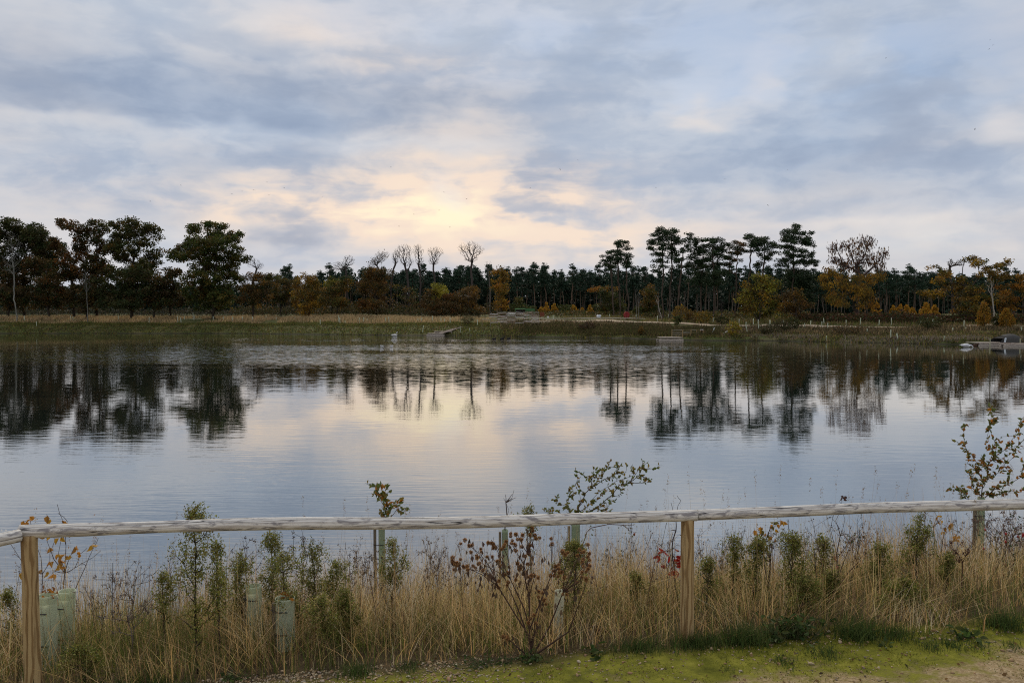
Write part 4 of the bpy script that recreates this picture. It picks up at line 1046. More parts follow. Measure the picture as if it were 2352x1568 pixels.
# woven hurdle fence
def fq(x, y): return 475 + x / 13.07, 300 + y / 13.07      # the close view of the fence
Dh = 148.0
hb = P(*fq(500, 290), Dh)
hur = thing('hurdle_fence', (hb[0], Dh, hb[2]), 'woven hurdle fence of weathered split rails on the far bank', 'fence')
hx = [180, 297, 416, 527, 637, 736, 832]
for x in hx[1:]:
    p0, p1 = P(*fq(x, 296), Dh), P(*fq(x, 150 if x != 736 else 140), Dh)
    mb = MB(); mb.tube([p0 - [0, 0, .3], (p0 + p1) / 2, p1], .05, 7, (0.22, 0.17, 0.12)); mb.build('post', M_SAWN, hur, origin=hur.location)
for a, b in zip(hx[:-1], hx[1:]):
    for ry in np.linspace(158, 288, 13):
        if RNG.uniform() < (.35 if a < 200 else .12): continue
        y0, y1 = ry + RNG.normal() * 4, ry + RNG.normal() * 4
        x0, x1 = a + RNG.uniform(-8, 12) - (0 if a > 200 else RNG.uniform(-40, 5)), b + RNG.uniform(-8, 10)
        n = 5; t = np.linspace(0, 1, n)
        pts = np.array([P(*fq(x0 + (x1 - x0) * k, y0 + (y1 - y0) * k + RNG.normal() * 1.8), Dh + .06 * (1 if int(k * 4) % 2 else -1)) for k in t])
        c = pick([(0.58, 0.54, 0.48), (0.32, 0.25, 0.2), (0.68, 0.64, 0.58), (0.22, 0.16, 0.13), (0.42, 0.33, 0.26)], 1, .15)[0]
        mb = MB(); mb.tube(pts, RNG.uniform(.035, .06), 5, c); mb.build('rail', M_SAWN, hur, origin=hur.location)
# long low white trip rail running right from the hurdle, with a short stub to its left
Dr = 150.0
tb = P(*fq(1400, 235), Dr)
g0 = float(H(tb[0], Dr))
rail = thing('rail_fence', (tb[0], Dr, g0), 'long low whitish rail fence running right from the hurdle fence', 'fence')
rx = [(735, 238), (850, 232), (900, 238), (1020, 237), (1170, 236), (1330, 233), (1480, 230), (1640, 226), (1800, 229), (1960, 234), (2110, 236), (2225, 240)]
for (x0, y0), (x1, y1) in zip(rx[:-1], rx[1:]):
    mb = MB(); a, b = P(*fq(x0, y0), Dr), P(*fq(x1, y1), Dr)
    mb.tube([a, (a + b) / 2 + [0, 0, RNG.normal() * .02], b], .05, 7, (0.52, 0.50, 0.45)); mb.build('rail', M_SAWN, rail, origin=rail.location)
for x, y in rx[1:]:
    a = P(*fq(x, y), Dr); g = float(H(a[0], Dr))
    mb = MB(); mb.tube([(a[0], Dr, g - .3), (a[0], Dr, max(a[2], g + .3))], .045, 7, (0.36, 0.31, 0.24)); mb.build('post', M_SAWN, rail, origin=rail.location)
st = thing('trip_rail', P(*fq(130, 258), 149), 'short whitish rail end left of the hurdle fence', 'fence')
a, b = P(*fq(92, 247), 149), P(*fq(200, 250), 149)
mb = MB(); mb.tube([a, b], .05, 7, (0.45, 0.44, 0.38)); mb.build('rail', M_SAWN, st, origin=st.location)
for q in (a, b):
    mb = MB(); mb.tube([q - [0, 0, 1.2], q], .045, 7, (0.3, .26, .2)); mb.build('post', M_SAWN, st, origin=st.location)
# shelter with a green roof behind the hurdle
Ds = 156.0
sb = P(*fq(650, 300), Ds); sb[2] = float(H(sb[0], Ds))
sh = thing('shelter', sb, 'small shelter with a flat green metal roof behind the hurdle fence', 'shelter')
def fbox(name, x0, x1, y0, y1, D, dep, col, mat, par):
    a, b = P(*fq(x0, y1), D), P(*fq(x1, y0), D)
    mb = MB(); mb.box(((a[0] + b[0]) / 2, D + dep / 2, (a[2] + b[2]) / 2), (b[0] - a[0], dep, b[2] - a[2]), col)
    return mb.build(name, mat, par, origin=par.location)
fbox('roof', 520, 668, 103, 116, Ds, 2.6, (0.13, 0.27, 0.11), M_PAINT, sh)
fbox('roof', 660, 780, 104, 140, Ds - 1.2, 2.0, (0.03, 0.11, 0.03), M_PAINT, sh)
fbox('back_wall', 525, 660, 116, 160, Ds + 2.2, .1, (0.06, 0.055, 0.05), M_PAINT, sh)
for x in (526, 664, 700, 772):
    a, b = P(*fq(x, 118), Ds), P(*fq(x, 300), Ds)
    mb = MB(); mb.tube([(a[0], Ds + .3, sb[2] - .2), (a[0], Ds + .3, a[2])], .06, 6, (0.05, .22, .06)); mb.build('post', M_PAINT, sh, origin=sh.location)
# rusty brown panel, pale slab, twin sign, lifebuoy housing, pale bundle
pb = P(*fq(880, 262), 152); pb[2] = float(H(pb[0], 152))
pn = thing('panel_screen', pb, 'rust brown board panel at the right end of the hurdle fence', 'panel')
for x0 in (852, 870, 889):
    fbox('board', x0, x0 + 17.5, 152, 212, 152, .06, (0.17, 0.055, 0.03), M_SAWN, pn)
fbox('bench_board', 850, 905, 206, 212, 151.4, .4, (0.22, 0.13, 0.08), M_SAWN, pn)
for x in (856, 902): fbox('post', x, x + 6, 205, 262, 152.1, .08, (0.14, 0.07, 0.05), M_SAWN, pn)
a, b = P(*fq(742, 290), 149), P(*fq(985, 264), 149)
mb = MB(); mb.box(((a[0] + b[0]) / 2, 149.8, (a[2] + b[2]) / 2 - .1), (b[0] - a[0], 1.6, b[2] - a[2] + .2), (0.55, 0.45, 0.31))
tag(mb.build('concrete_slab', M_STONE), 'pale tan slab at the right foot of the hurdle fence', 'slab')
sg = P(*fq(953, 250), 151); sg[2] = float(H(sg[0], 151))
sgn = thing('notice_sign', sg, 'small sign of two white squares beside the low rail', 'sign')
fbox('sign_plate', 942, 951, 206, 226, 151, .03, (0.75, 0.76, 0.78), M_PAINT, sgn); fbox('sign_plate', 954, 964, 206, 226, 151, .03, (0.75, 0.76, 0.78), M_PAINT, sgn)
fbox('post', 950, 955, 206, 262, 151.05, .05, (0.3, 0.28, 0.25), M_SAWN, sgn)
lb = P(*fq(1980, 230), 152); lb[2] = float(H(lb[0], 152))
lif = thing('lifebuoy_housing', lb, 'round red lifebuoy housing on a post by the low rail', 'lifebuoy')
c0 = P(*fq(1981, 190), 152)
mb = MB(); th = np.linspace(0, 2 * math.pi, 25)[:-1]
ringp = lambda r, y: np.stack([c0[0] + np.cos(th) * r, np.full(24, y), c0[2] + np.sin(th) * r * 1.12], -1)
rr_ = [ringp(.12, 151.86), ringp(.46, 151.84), ringp(.56, 151.9), ringp(.56, 152.05), ringp(.40, 152.1)]
mb.put(np.concatenate(rr_), [(i * 24 + j, i * 24 + (j + 1) % 24, (i + 1) * 24 + (j + 1) % 24, (i + 1) * 24 + j) for i in range(4) for j in range(24)] + [tuple(range(24)), tuple(range(119, 95, -1))], (0.24, 0.014, 0.014))
hs_ = mb.build('housing', M_PAINT, lif, origin=lif.location)
mb = MB(); mb.box((c0[0], 151.82, c0[2]), (.05, .03, 1.1), (.18, .01, .01)); mb.build('hinge_strip', M_PAINT, hs_, origin=lif.location)
mb = MB(); mb.tube([(c0[0], 152.15, lb[2] - .3), (c0[0], 152.15, c0[2] + .3)], .05, 7, (.2, .17, .14)); mb.build('post', M_SAWN, lif, origin=lif.location)
bn_ = P(*fq(1618, 222), 152); bn_[2] = float(H(bn_[0], 152))  # object not identified; built as a bundle of pale cloth
bun = thing('pale_bundle', bn_, 'pale blue and white cloth bundle lying behind the low rail', 'cloth')
for x, y, s_, cc in ((1606, 204, .26, (0.72, .75, .80)), (1620, 212, .28, (0.55, .62, .72)), (1634, 202, .22, (0.66, .72, .82))):
    q = P(*fq(x, y), 152); vv = unit(60); vv = vv * (0.75 + .4 * RNG.uniform(size=(60, 1))) * s_
    import bmesh
    bmm = bmesh.new(); [bmm.verts.new(w_) for w_ in vv + (q - bn_)]
    bmesh.ops.convex_hull(bmm, input=bmm.verts); me = bpy.data.meshes.new('cloth'); bmm.to_mesh(me); bmm.free()
    ca = me.color_attributes.new('col', 'FLOAT_COLOR', 'POINT'); ca.data.foreach_set('color', np.tile((*cc, 1), len(me.vertices)).astype(np.float32))
    me.materials.append(M_CANVAS); o = bpy.data.objects.new('cloth', me); COL.objects.link(o); o.parent = bun
mb = MB(); q = P(*fq(1620, 205), 152); mb.tube([(q[0], 152.1, bn_[2] - .2), (q[0], 152.1, q[2])], .03, 6, (.3, .25, .2)); mb.build('stake', M_SAWN, bun, origin=bun.location)
# jetties: floating platforms of planks on log floats
def platform(label, px0, px1, D, dep, zt, posts=3, ramp=None, name='jetty'):
    a, b = (px0 - 512) / F * D, (px1 - 512) / F * D
    w = b - a
    t = thing(name, ((a + b) / 2, D + dep / 2, 0), label, 'jetty')
    npl = max(6, int(w / .3))
    for i in range(npl):
        x = a + (i + .5) * w / npl
        mb = MB(); mb.box((x, D + dep / 2, zt + RNG.normal() * .008), (w / npl * .9, dep, .05), pick([(0.34, 0.29, 0.25), (0.26, 0.21, 0.18), (0.40, 0.35, 0.31)], 1, .12)[0]); mb.build('plank', M_SAWN, t, origin=t.location)
    for y in (D + .15, D + dep - .15):
        mb = MB(); mb.tube([(a - .1, y, .06), (b + .1, y, .06)], .17, 10, (0.42, 0.37, 0.32)); mb.build('log_float', M_SAWN, t, origin=t.location)
    mb = MB(); mb.box(((a + b) / 2, D + .08, zt - .07), (w, .06, .1), (0.38, .33, .28)); mb.build('edge_beam', M_SAWN, t, origin=t.location)
    for x in np.linspace(a + .1, b - .1, posts):
        mb = MB(); mb.box((x, D + .12, zt / 2), (.09, .09, zt), (0.36, .31, .25)); mb.build('post', M_SAWN, t, origin=t.location)
    if ramp:
        (rx_, rD, rz), wd = ramp, 1.0
        p0 = np.array([b - .6, D + dep * .7, zt]); p1 = np.array([rx_, rD, rz])
        for i in range(14):
            k0, k1 = i / 14, (i + .85) / 14
            u_, v_ = p0 + (p1 - p0) * k0, p0 + (p1 - p0) * k1
            nrm = np.cross(p1 - p0, [0, 0, 1]); nrm /= np.linalg.norm(nrm)
            vv = [u_ - nrm * wd / 2, v_ - nrm * wd / 2, v_ + nrm * wd / 2, u_ + nrm * wd / 2]
            vv = vv + [q - [0, 0, .05] for q in vv]
            mb = MB(); mb.put(vv, [(0, 1, 2, 3), (7, 6, 5, 4), (0, 4, 5, 1), (1, 5, 6, 2), (2, 6, 7, 3), (3, 7, 4, 0)], pick([(0.17, 0.13, 0.11), (0.13, .1, .09)], 1, .1)[0]); mb.build('ramp_plank', M_SAWN, t, origin=t.location)
        for sgn_ in (-1, 1):
            mb = MB(); mb.tube([p0 + nrm * sgn_ * wd / 2, p1 + nrm * sgn_ * wd / 2], .05, 6, (.3, .26, .22)); mb.build('ramp_beam', M_SAWN, t, origin=t.location)
    return t
platform('floating plank jetty with a dark ramp left of centre', 427, 443, 147.5, 3.0, .42, 3, (far_pt(460, 6), None)[0] if False else tuple(far_pt(460, 6)))
platform('upper deck of weathered planks behind the left jetty', 434, 452, 151.2, 1.6, .72, 2)
platform('low floating plank jetty in front of the post and wire fence', 660, 683, 121.0, 2.6, .5, 4)
platform('wide plank fishing platform at the right edge under the tent', 981, 1027, 101.5, 3.4, .37, 6)
platform('low plank walkway at the right edge beside the fishing platform', 1006, 1050, 99.8, 1.2, .28, 4)
# fishing bivvy tent on the right platform
def rq(x, y): return 925 + x / 23.76, 300 + y / 23.76
Dt = 102.3
t0 = P(*rq(2060, 1015), Dt); t0[2] = .395
bv = thing('fishing_tent', t0, 'dark grey domed fishing tent with a white object in its open door', 'tent')
x_l, x_r = P(*rq(1855, 1000), Dt)[0], P(*rq(2310, 1000), Dt)[0]
ztop = P(*rq(2100, 815), Dt)[2]
th = np.linspace(0, math.pi, 15)
rings = []
prof = [(0.0, .80, .0), (.18, .93, .0), (.5, 1.0, .0), (.8, .97, 0), (1.0, .80, 0)]
Lx = x_r - x_l
for t_, s_, _ in prof:
    x = x_l + Lx * (0.32 + .68 * t_)
    rings.append(np.stack([x + 0 * th - (1 - t_) * 0.10 * Lx * (1 - np.sin(th)), Dt + 1.35 - np.cos(th) * 1.2, .395 + (ztop + .08 - .395) * s_ * np.sin(th) ** .62], -1))
V = np.concatenate(rings); k = 15
mb = MB(); mb.put(V, [(i * k + j, i * k + j + 1, (i + 1) * k + j + 1, (i + 1) * k + j) for i in range(4) for j in range(k - 1)] + [tuple(range(4 * k, 5 * k))], (0.062, 0.062, 0.060))
mb.build('canopy', M_CANVAS, bv, smooth=True, origin=bv.location)
front = rings[0]; lean_ = np.stack([front[:, 0] - .9 * (1 - np.sin(th) ** .8) * 0.8 - .12, front[:, 1], front[:, 2] * .985], -1)
mb = MB(); mb.put(np.concatenate([front, lean_]), [(j, j + 1, k + j + 1, k + j) for j in range(k - 1)], (0.035, 0.036, 0.036)); mb.build('front_hood', M_CANVAS, bv, smooth=True, origin=bv.location)
mb = MB(); mb.put(lean_[2:-2] + [.05, 0, 0], [tuple(range(k - 4))], (0.008, 0.009, 0.011)); mb.build('door_shade', M_CANVAS, bv, origin=bv.location)  # near-black sheet painted as the shade inside the open tent
q = P(*rq(1930, 945), Dt - .1)
mb = MB(); mb.box((q[0], Dt + .1, q[2]), (.2, .06, .62), (0.55, 0.62, 0.68), Matrix.Rotation(.2, 3, 'Y')); mb.build('white_window', M_PAINT, bv, origin=bv.location)
for x, y0, y1, lab in ((2258, 905, 1095, 'pale post standing in the water in front of the fishing tent'), (1545, 905, 1005, 'thin pale post at the left end of the fishing platform')):
    a, b = P(*rq(x, y1), 101.2), P(*rq(x, y0), 101.2)
    mb = MB(); mb.tube([(a[0], 101.2, -.5), (a[0], 101.2, b[2])], .045, 8, (0.50, 0.50, 0.32)); tag(mb.build('post', M_SAWN), lab, 'post')
# post and wire fence with a gate behind the middle jetty
def wq(x, y): return 640 + x / 18.816, 307.5 + y / 18.816
Dw = 125.2
w0 = P(*wq(850, 560), Dw); w0[2] = float(H(w0[0], Dw))
wf = thing('post_rail_fence', w0, 'tan post and brushwood fence with a gate behind the low jetty', 'fence')
wx_ = [(600, 412, 525), (795, 412, 530), (958, 405, 540), (1064, 408, 545), (1138, 408, 565), (1188, 410, 585)]
tops = []
for x, ya, yb in wx_:
    a, b = P(*wq(x, yb), Dw), P(*wq(x, ya), Dw); tops.append((a, b))
    g = float(H(a[0], Dw)); mb = MB(); mb.tube([(a[0], Dw, min(g, a[2]) - .3), (a[0], Dw, b[2])], .06, 7, (0.36, 0.25, 0.12)); mb.build('post', M_SAWN, wf, origin=wf.location)
for (a0, b0), (a1, b1) in zip(tops[:-1], tops[1:]):
    for k_ in (0.05, 0.3, .45, .62, .8):
        mb = MB(); m_ = .5
        q0, q1 = b0 + (a0 - b0) * (k_ + RNG.normal() * .02), b1 + (a1 - b1) * (k_ + RNG.normal() * .02)
        mb.tube([q0 + [0, .06, 0], (q0 + q1) / 2 + [0, .06, -.02], q1 + [0, .06, 0]], .03, 5, pick([(0.28, 0.2, 0.11), (0.2, .16, .1), (.4, .36, .3)], 1, .1)[0]); mb.build('rail', M_SAWN, wf, origin=wf.location)
q0, q1 = tops[4][1], tops[5][1]
mb = MB(); mb.box(((q0[0] + q1[0]) / 2, Dw - .03, q0[2]), (q1[0] - q0[0] + .1, .1, .1), (0.6, .58, .54)); mb.build('gate_top', M_SAWN, wf, origin=wf.location)
for k_ in np.linspace(.1, .9, 7):
    mb = MB(); z = q0[2] - k_ * 1.0; mb.box(((q0[0] + q1[0]) / 2, Dw - .05, z), (q1[0] - q0[0], .06, .09), (0.2, .1, .07)); mb.build('gate_slat', M_SAWN, wf, origin=wf.location)
for x, y, ln, lab in ((1590, 475, .9, 'white pipe lying on the bank right of the gate'), (1372, 462, .25, 'short white pipe standing on the bank right of the gate')):
    b_ = far_from_row(*wq(x, y + 15)); L = .9
    mb = MB(); mb.tube([b_ + [-.3 * ln, 0, -.05], b_ + [math.sin(ln) * L, 0, math.cos(ln) * L]], .07, 8, (0.62, .66, .62)); tag(mb.build('pipe', M_PAINT), lab, 'pipe')
# three brown stakes by the left jetty
for x, ya, yb, lab in ((1212, 350, 402, 'left brown stake above the left jetty'), (1327, 300, 395, 'middle brown stake above the left jetty'), (1485, 318, 392, 'right brown stake above the left jetty')):
    px_, py_ = 375 + x / 18.816, 307.5 + yb / 18.816
    b_ = far_from_row(px_, py_); h_ = (yb - ya) / 18.816 / F * b_[1]
    mb = MB(); mb.tube([b_ - [0, 0, .2], b_ + [0, 0, h_]], .05, 7, (0.27, 0.17, 0.09)); tag(mb.build('stake', M_SAWN), lab, 'stake')
# earth mound and blue litter spot by the meadow
# dark deer fence in front of the left wood
df_ = thing('deer_fence', (-60, 184, 3.5), 'dark tall mesh fence with bent posts along the left wood', 'fence')
fx = np.linspace(-30, 232, 28)
ft = []
for px_ in fx:
    D_ = float(shore((px_ - 512) / F)) + 23.5; x_ = (px_ - 512) / F * D_; g = float(H(x_, D_))
    pts = [(x_, D_, g - .2), (x_, D_, g + 1.5), (x_ - .05, D_ - .05, g + 1.9), (x_ - .3, D_ - .2, g + 2.1)]
    mb = MB(); mb.tube(pts, .035, 5, (0.11, 0.13, 0.13)); mb.build('post', M_PAINT, df_, origin=df_.location); ft.append(np.array([x_, D_, g]))
S0, S1 = [], []
for a, b in zip(ft[:-1], ft[1:]):
    for h_ in np.linspace(.05, 1.9, 16): S0.append(a + [0, 0, h_]); S1.append(b + [0, 0, h_])
    for k_ in np.linspace(0, 1, 16): S0.append(a + (b - a) * k_); S1.append(a + (b - a) * k_ + [0, 0, 1.9])
v, f = tubes(S0, S1, .009, .009, 3)
o = mesh_obj('netting', v - np.array(df_.location), f, M_PAINT, np.tile((0.02, 0.024, 0.028), (len(v), 1)), df_); o['kind'] = 'stuff'
# ------------------------------------------------------------------ birds on the water and in the air
def swan(loc, rz, s, label, head_down=False, cat='swan', neck=True):
    t = thing('swan' if cat == 'swan' else 'gull', loc, label, cat)
    n = 14; xs = np.linspace(-.62, .5, n)
    prof = np.interp(xs, [-.62, -.5, -.2, .15, .38, .5], [.01, .12, .25, .27, .16, .03])
    th = np.linspace(0, 2 * math.pi, 15)[:-1]
    V = np.concatenate([np.stack([np.full(14, x), np.cos(th) * r * .85, np.maximum(np.sin(th) * r, -.10) + .14 + (.12 * max(0, (-x - .3)) * 3 if x < -.3 else 0)], -1) for x, r in zip(xs, prof)])
    f = [(i * 14 + j, i * 14 + (j + 1) % 14, (i + 1) * 14 + (j + 1) % 14, (i + 1) * 14 + j) for i in range(n - 1) for j in range(14)]
    mb = MB(); mb.put(V, f, (0.82, 0.83, 0.85))
    if head_down:
        mb.tube([(.38, 0, .2), (.52, 0, .24), (.66, 0, .16), (.76, 0, .06), (.80, 0, -.05)], [.09, .07, .06, .065, .05], 8, (0.82, .83, .85))
    elif neck:
        mb.tube([(.36, 0, .2), (.5, 0, .32), (.48, 0, .5), (.42, 0, .66), (.46, 0, .78), (.56, 0, .8), (.62, 0, .76)], [.1, .075, .055, .05, .055, .065, .045], 8, (0.82, .83, .85))
    else:
        mb.tube([(.36, 0, .2), (.46, 0, .34), (.56, 0, .38)], [.12, .1, .07], 8, (0.82, .83, .85))
    mb.build('body', M_FEATHER, t, smooth=True)
    for sd in (-1, 1):
        mb = MB(); w_ = [(.2, sd * .2, .28), (.0, sd * .26, .34), (-.35, sd * .2, .33), (-.72, sd * .08, .26), (-.4, sd * .23, .18), (.1, sd * .25, .16)]
        mb.put(w_ + [(x, y * 1.12, z) for x, y, z in w_], [(0, 1, 2, 3, 4, 5), (11, 10, 9, 8, 7, 6)] + [(i, (i + 1) % 6, 6 + (i + 1) % 6, 6 + i) for i in range(6)], (0.80, .81, .84)); mb.build('wing', M_FEATHER, t)
    if not head_down:
        bx = .64 if neck else .62; bz = .75 if neck else .37
        mb = MB(); mb.tube([(bx - .04, 0, bz), (bx + .08, 0, bz - .03)], [.03, .008], 6, (0.45, .16, .03)); mb.build('beak', M_PAINT, t)
    t.rotation_euler = (0, 0, rz); t.scale = (s,) * 3
    return t
def on_water(px, py): r = ray(px, py); D = -4 / r[2]; return r * D + CAM
swan(on_water(966, 346.8), 0.1, 1.1, 'white swan with its neck stretched low near the fishing platform', True)
swan(on_water(394.5, 335.6), 0.2, .9, 'white swan with a raised neck by the left bank')
swan(on_water(381.8, 346.0), 3.0, .36, 'small white gull on the water, left of the pair', cat='gull', neck=False)
swan(on_water(391.6, 346.0), 0.2, .36, 'small white gull on the water, right of the pair', cat='gull', neck=False)
for px_, py_, lab in ((494, 338.9, 'dark duck at the head of the bright wake'), (502.2, 338.4, 'dark duck just ahead of the bright wake'), (508.5, 338.3, 'leading dark duck right of the bright wake'), (975.2, 345.4, 'brown duck between the swan and the fishing platform')):
    t = thing('duck', on_water(px_, py_), lab, 'duck')
    xs = np.linspace(-.3, .26, 9); pr = np.interp(xs, [-.3, -.1, .1, .26], [.01, .12, .12, .02]); th = np.linspace(0, 2 * math.pi, 11)[:-1]
    V = np.concatenate([np.stack([np.full(10, x), np.cos(th) * r, np.sin(th) * r + .06], -1) for x, r in zip(xs, pr)])
    cdk = (0.09, .05, .03) if px_ > 900 else (.02, .02, .022)
    mb = MB(); mb.put(V, [(i * 10 + j, i * 10 + (j + 1) % 10, (i + 1) * 10 + (j + 1) % 10, (i + 1) * 10 + j) for i in range(8) for j in range(10)], cdk)
    mb.tube([(.18, 0, .1), (.24, 0, .22), (.3, 0, .27), (.36, 0, .25)], [.06, .045, .055, .03], 7, cdk); mb.build('body', M_FEATHER, t, smooth=True)
    mb = MB(); mb.tube([(.35, 0, .25), (.43, 0, .235)], [.025, .012], 6, (.3, .2, .05)); mb.build('beak', M_PAINT, t)
    t.scale = (1.2,) * 3
# wakes: low ridges of water
def wake(label, pts, hgt, wid):
    P3 = np.array([on_water(*q) for q in pts]); n = 60
    t = np.linspace(0, 1, n); k = np.linspace(0, 1, len(P3))
    x, y = np.interp(t, k, P3[:, 0]), np.interp(t, k, P3[:, 1])
    env = np.sin(np.pi * np.clip(t, .02, .98)) ** .5
    V = []
    for o_, h_ in ((-.5, -.004), (-.25, .55), (0, 1), (.25, .55), (.5, -.004)):
        V.append(np.stack([x, y + o_ * wid, np.where(h_ > 0, h_ * hgt * env * (0.7 + .6 * vnoise(t * 30, t * 0, 3)), -.004)], -1))
    V = np.stack(V, 1).reshape(-1, 3)
    o = mesh_obj('wake', V, np.array([(i * 5 + j, i * 5 + j + 1, (i + 1) * 5 + j + 1, (i + 1) * 5 + j) for i in range(n - 1) for j in range(4)]), M_WATER, smooth=True)
    tag(o, label, None, None, 'structure')
wake('thin bright wake trailing the ducks left of centre', [(402, 340.0), (450, 339.6), (494, 339.2)], .03, .8)
wake('thin bright wake line crossing the water at the right', [(842, 363.0), (900, 361.5), (960, 360.8), (1040, 359.6)], .008, .35)
# birds in flight
def flyer():
    mb = MB(); mb.tube([(-.22, 0, 0), (-.08, 0, .01), (.12, 0, .01), (.26, 0, 0)], [.015, .055, .055, .012], 6, (.03, .03, .032))
    for s in (-1, 1):
        w = [(.1, s * .04, .03), (.14, s * .28, .14), (-.02, s * .55, .10), (-.06, s * .28, .12), (-.08, s * .04, .02)]
        mb.put(w + [(x, y, z - .012) for x, y, z in w], [(0, 1, 2, 3, 4), (9, 8, 7, 6, 5)] + [(i, (i + 1) % 5, 5 + (i + 1) % 5, 5 + i) for i in range(5)], (.03, .03, .032))
    return mb.build('flying_bird', M_FEATHER)
bird0 = flyer()
BL = [(150, 201), (181, 185), (231.8, 193.8), (242, 191), (254, 190), (267, 182), (269, 195), (284, 187.5), (322, 197), (378, 209), (391, 167), (399, 226), (414, 214), (439, 210), (450, 227), (444, 192), (466.5, 198.5), (530, 188), (560, 169), (578, 160), (656, 187.5), (689, 221), (725, 179), (768, 205), (787, 170), (886, 58), (990, 40), (993, 45), (989, 49), (975, 129)]
for i, (px_, py_) in enumerate(BL):
    D_ = float(RNG.uniform(95, 130))
    o = bird0 if i == 0 else bird0.copy()
    if i: COL.objects.link(o)
    o.location = [float(q) for q in P(px_, py_, D_)]; o.rotation_euler = (RNG.normal() * .3, RNG.normal() * .2, RNG.uniform(0, 6.28)); o.scale = (.33,) * 3
    tag(o, 'tiny dark bird flying against the evening cloud', 'bird', 'birds scattered across the sky')

# ------------------------------------------------------------------ near fence
def wood_mat(name, light, dark, streak, ring_scale=7.0, along=0.07, axis=2, streak_amt=0.6, blot_al=2.2, blot_lo=.50):
    m, n, out = new_mat(name)
    tcn = n.new('ShaderNodeTexCoord'); v = tcn.outputs['Object']
    sc = [1.0, 1.0, 1.0]; sc[axis] = along
    vs = n.vscale(v, tuple(sc))
    nz = n.noise(vs, 9.0, 3, 0.5, out=1)
    off = n.vscale(nz, (0.10, 0.10, 0.10))
    vd = n.vadd(vs, off)
    wv = n.new('ShaderNodeTexWave'); wv.wave_type = 'RINGS'; wv.rings_direction = 'XYZ'[axis]
    wv.inputs['Scale'].default_value = ring_scale * 3; wv.inputs['Distortion'].default_value = 2.5; wv.inputs['Detail'].default_value = 2; wv.inputs['Detail Scale'].default_value = 1.2
    n.l.new(n.vadd(vd, (0.06, 0.05, 0.03)), wv.inputs['Vector'])
    sc2 = [60.0, 60.0, 60.0]; sc2[axis] = 1.6
    fib = n.noise(n.vscale(v, tuple(sc2)), 1.0, 4, 0.6)
    sc3 = [34.0, 34.0, 34.0] if blot_al > 5 else [16.0] * 3; sc3[axis] = blot_al
    blot = n.noise(n.vscale(v, tuple(sc3)), 1.0, 5, 0.65, 0.8)
    col = n.mix(n.maprange(wv.outputs['Fac'], 0.45, 0.95), light, dark)
    col = n.mix(n.mul(n.maprange(blot, blot_lo, blot_lo + 0.15), streak_amt), col, streak)
    fibf = n.add(0.78, n.mul(fib, 0.44))
    col = n.mix(1.0, col, n.xyz(fibf, fibf, fibf), 'MULTIPLY')
    vo = n.new('ShaderNodeTexVoronoi'); sck = [11.0, 11.0, 11.0]; sck[axis] = 4.0
    n.l.new(n.vscale(v, tuple(sck)), vo.inputs['Vector']); vo.inputs['Scale'].default_value = 1.0
    kr, kg, kb_ = n.sep(vo.outputs['Color'])
    knot = n.mul(n.maprange(vo.outputs['Distance'], 0.13, 0.06), n.maprange(kr, 0.62, 0.66))
    col = n.mix(n.mul(knot, 0.75), col, tuple(c * .55 for c in streak))
    # drying cracks
    sc4 = [26.0, 26.0, 26.0]; sc4[axis] = 0.9
    cr = n.noise(n.vscale(v, tuple(sc4)), 1.0, 2, 0.4)
    crk = n.m('ABSOLUTE', n.sub(cr, 0.5))
    col = n.mix(n.maprange(crk, 0.012, 0.0), col, tuple(c * .25 for c in streak))
    hb_ = n.sub(n.mul(fib, 0.5), n.maprange(crk, 0.02, 0.0))
    b = principled(n, col, 0.8, 0.2, hb_, 0.5, 0.004)
    n.l.new(b.outputs[0], out.inputs['Surface'])
    return m
M_POST = wood_mat('fence_post_wood', (0.43, 0.31, 0.155), (0.24, 0.15, 0.065), (0.15, 0.085, 0.035), 3.2, 0.22, 2, 0.6)
M_RAIL = wood_mat('weathered_rail_wood', (0.70, 0.685, 0.64), (0.50, 0.47, 0.42), (0.20, 0.19, 0.20), 5.0, 0.16, 0, 0.85, blot_al=9.0, blot_lo=.49)

def pole(pts, r0, r1, k=28, seg=60, seed=0, notch=None):
    pts = np.asarray(pts, float); t = np.linspace(0, 1, seg)
    kk = np.linspace(0, 1, len(pts))
    c = np.stack([np.interp(t, kk, pts[:, i]) for i in range(3)], -1)
    d = pts[-1] - pts[0]; L = np.linalg.norm(d); d = d / L
    ref = np.array([0, 0, 1.0]) if abs(d[2]) < .8 else np.array([0, 1.0, 0])
    a = np.cross(d, ref); a /= np.linalg.norm(a); b = np.cross(a, d)
    th = np.arange(k) * 2 * math.pi / k
    wob = (vnoise(t[:, None] * L * 3 + 0 * th, np.cos(th)[None] * 1.5 + seed + 5, seed) - .5) * .10 + (vnoise(t[:, None] * L * 1.2 + 0 * th, 0 * th + seed, seed + 1) - .5) * .10
    r = (r0 + (r1 - r0) * t)[:, None] * (1 + wob)
    bow = (vnoise(t * L * .8, t * 0 + seed, seed + 2) - .5)[:, None] * 0.02 * b
    V = (c + bow)[:, None] + r[..., None] * (a * np.cos(th)[None, :, None] + b * np.sin(th)[None, :, None])
    f = [(i * k + j, i * k + (j + 1) % k, (i + 1) * k + (j + 1) % k, (i + 1) * k + j) for i in range(seg - 1) for j in range(k)]
    f += [tuple(range(k - 1, -1, -1)), tuple((seg - 1) * k + j for j in range(k))]
    return V.reshape(-1, 3), f

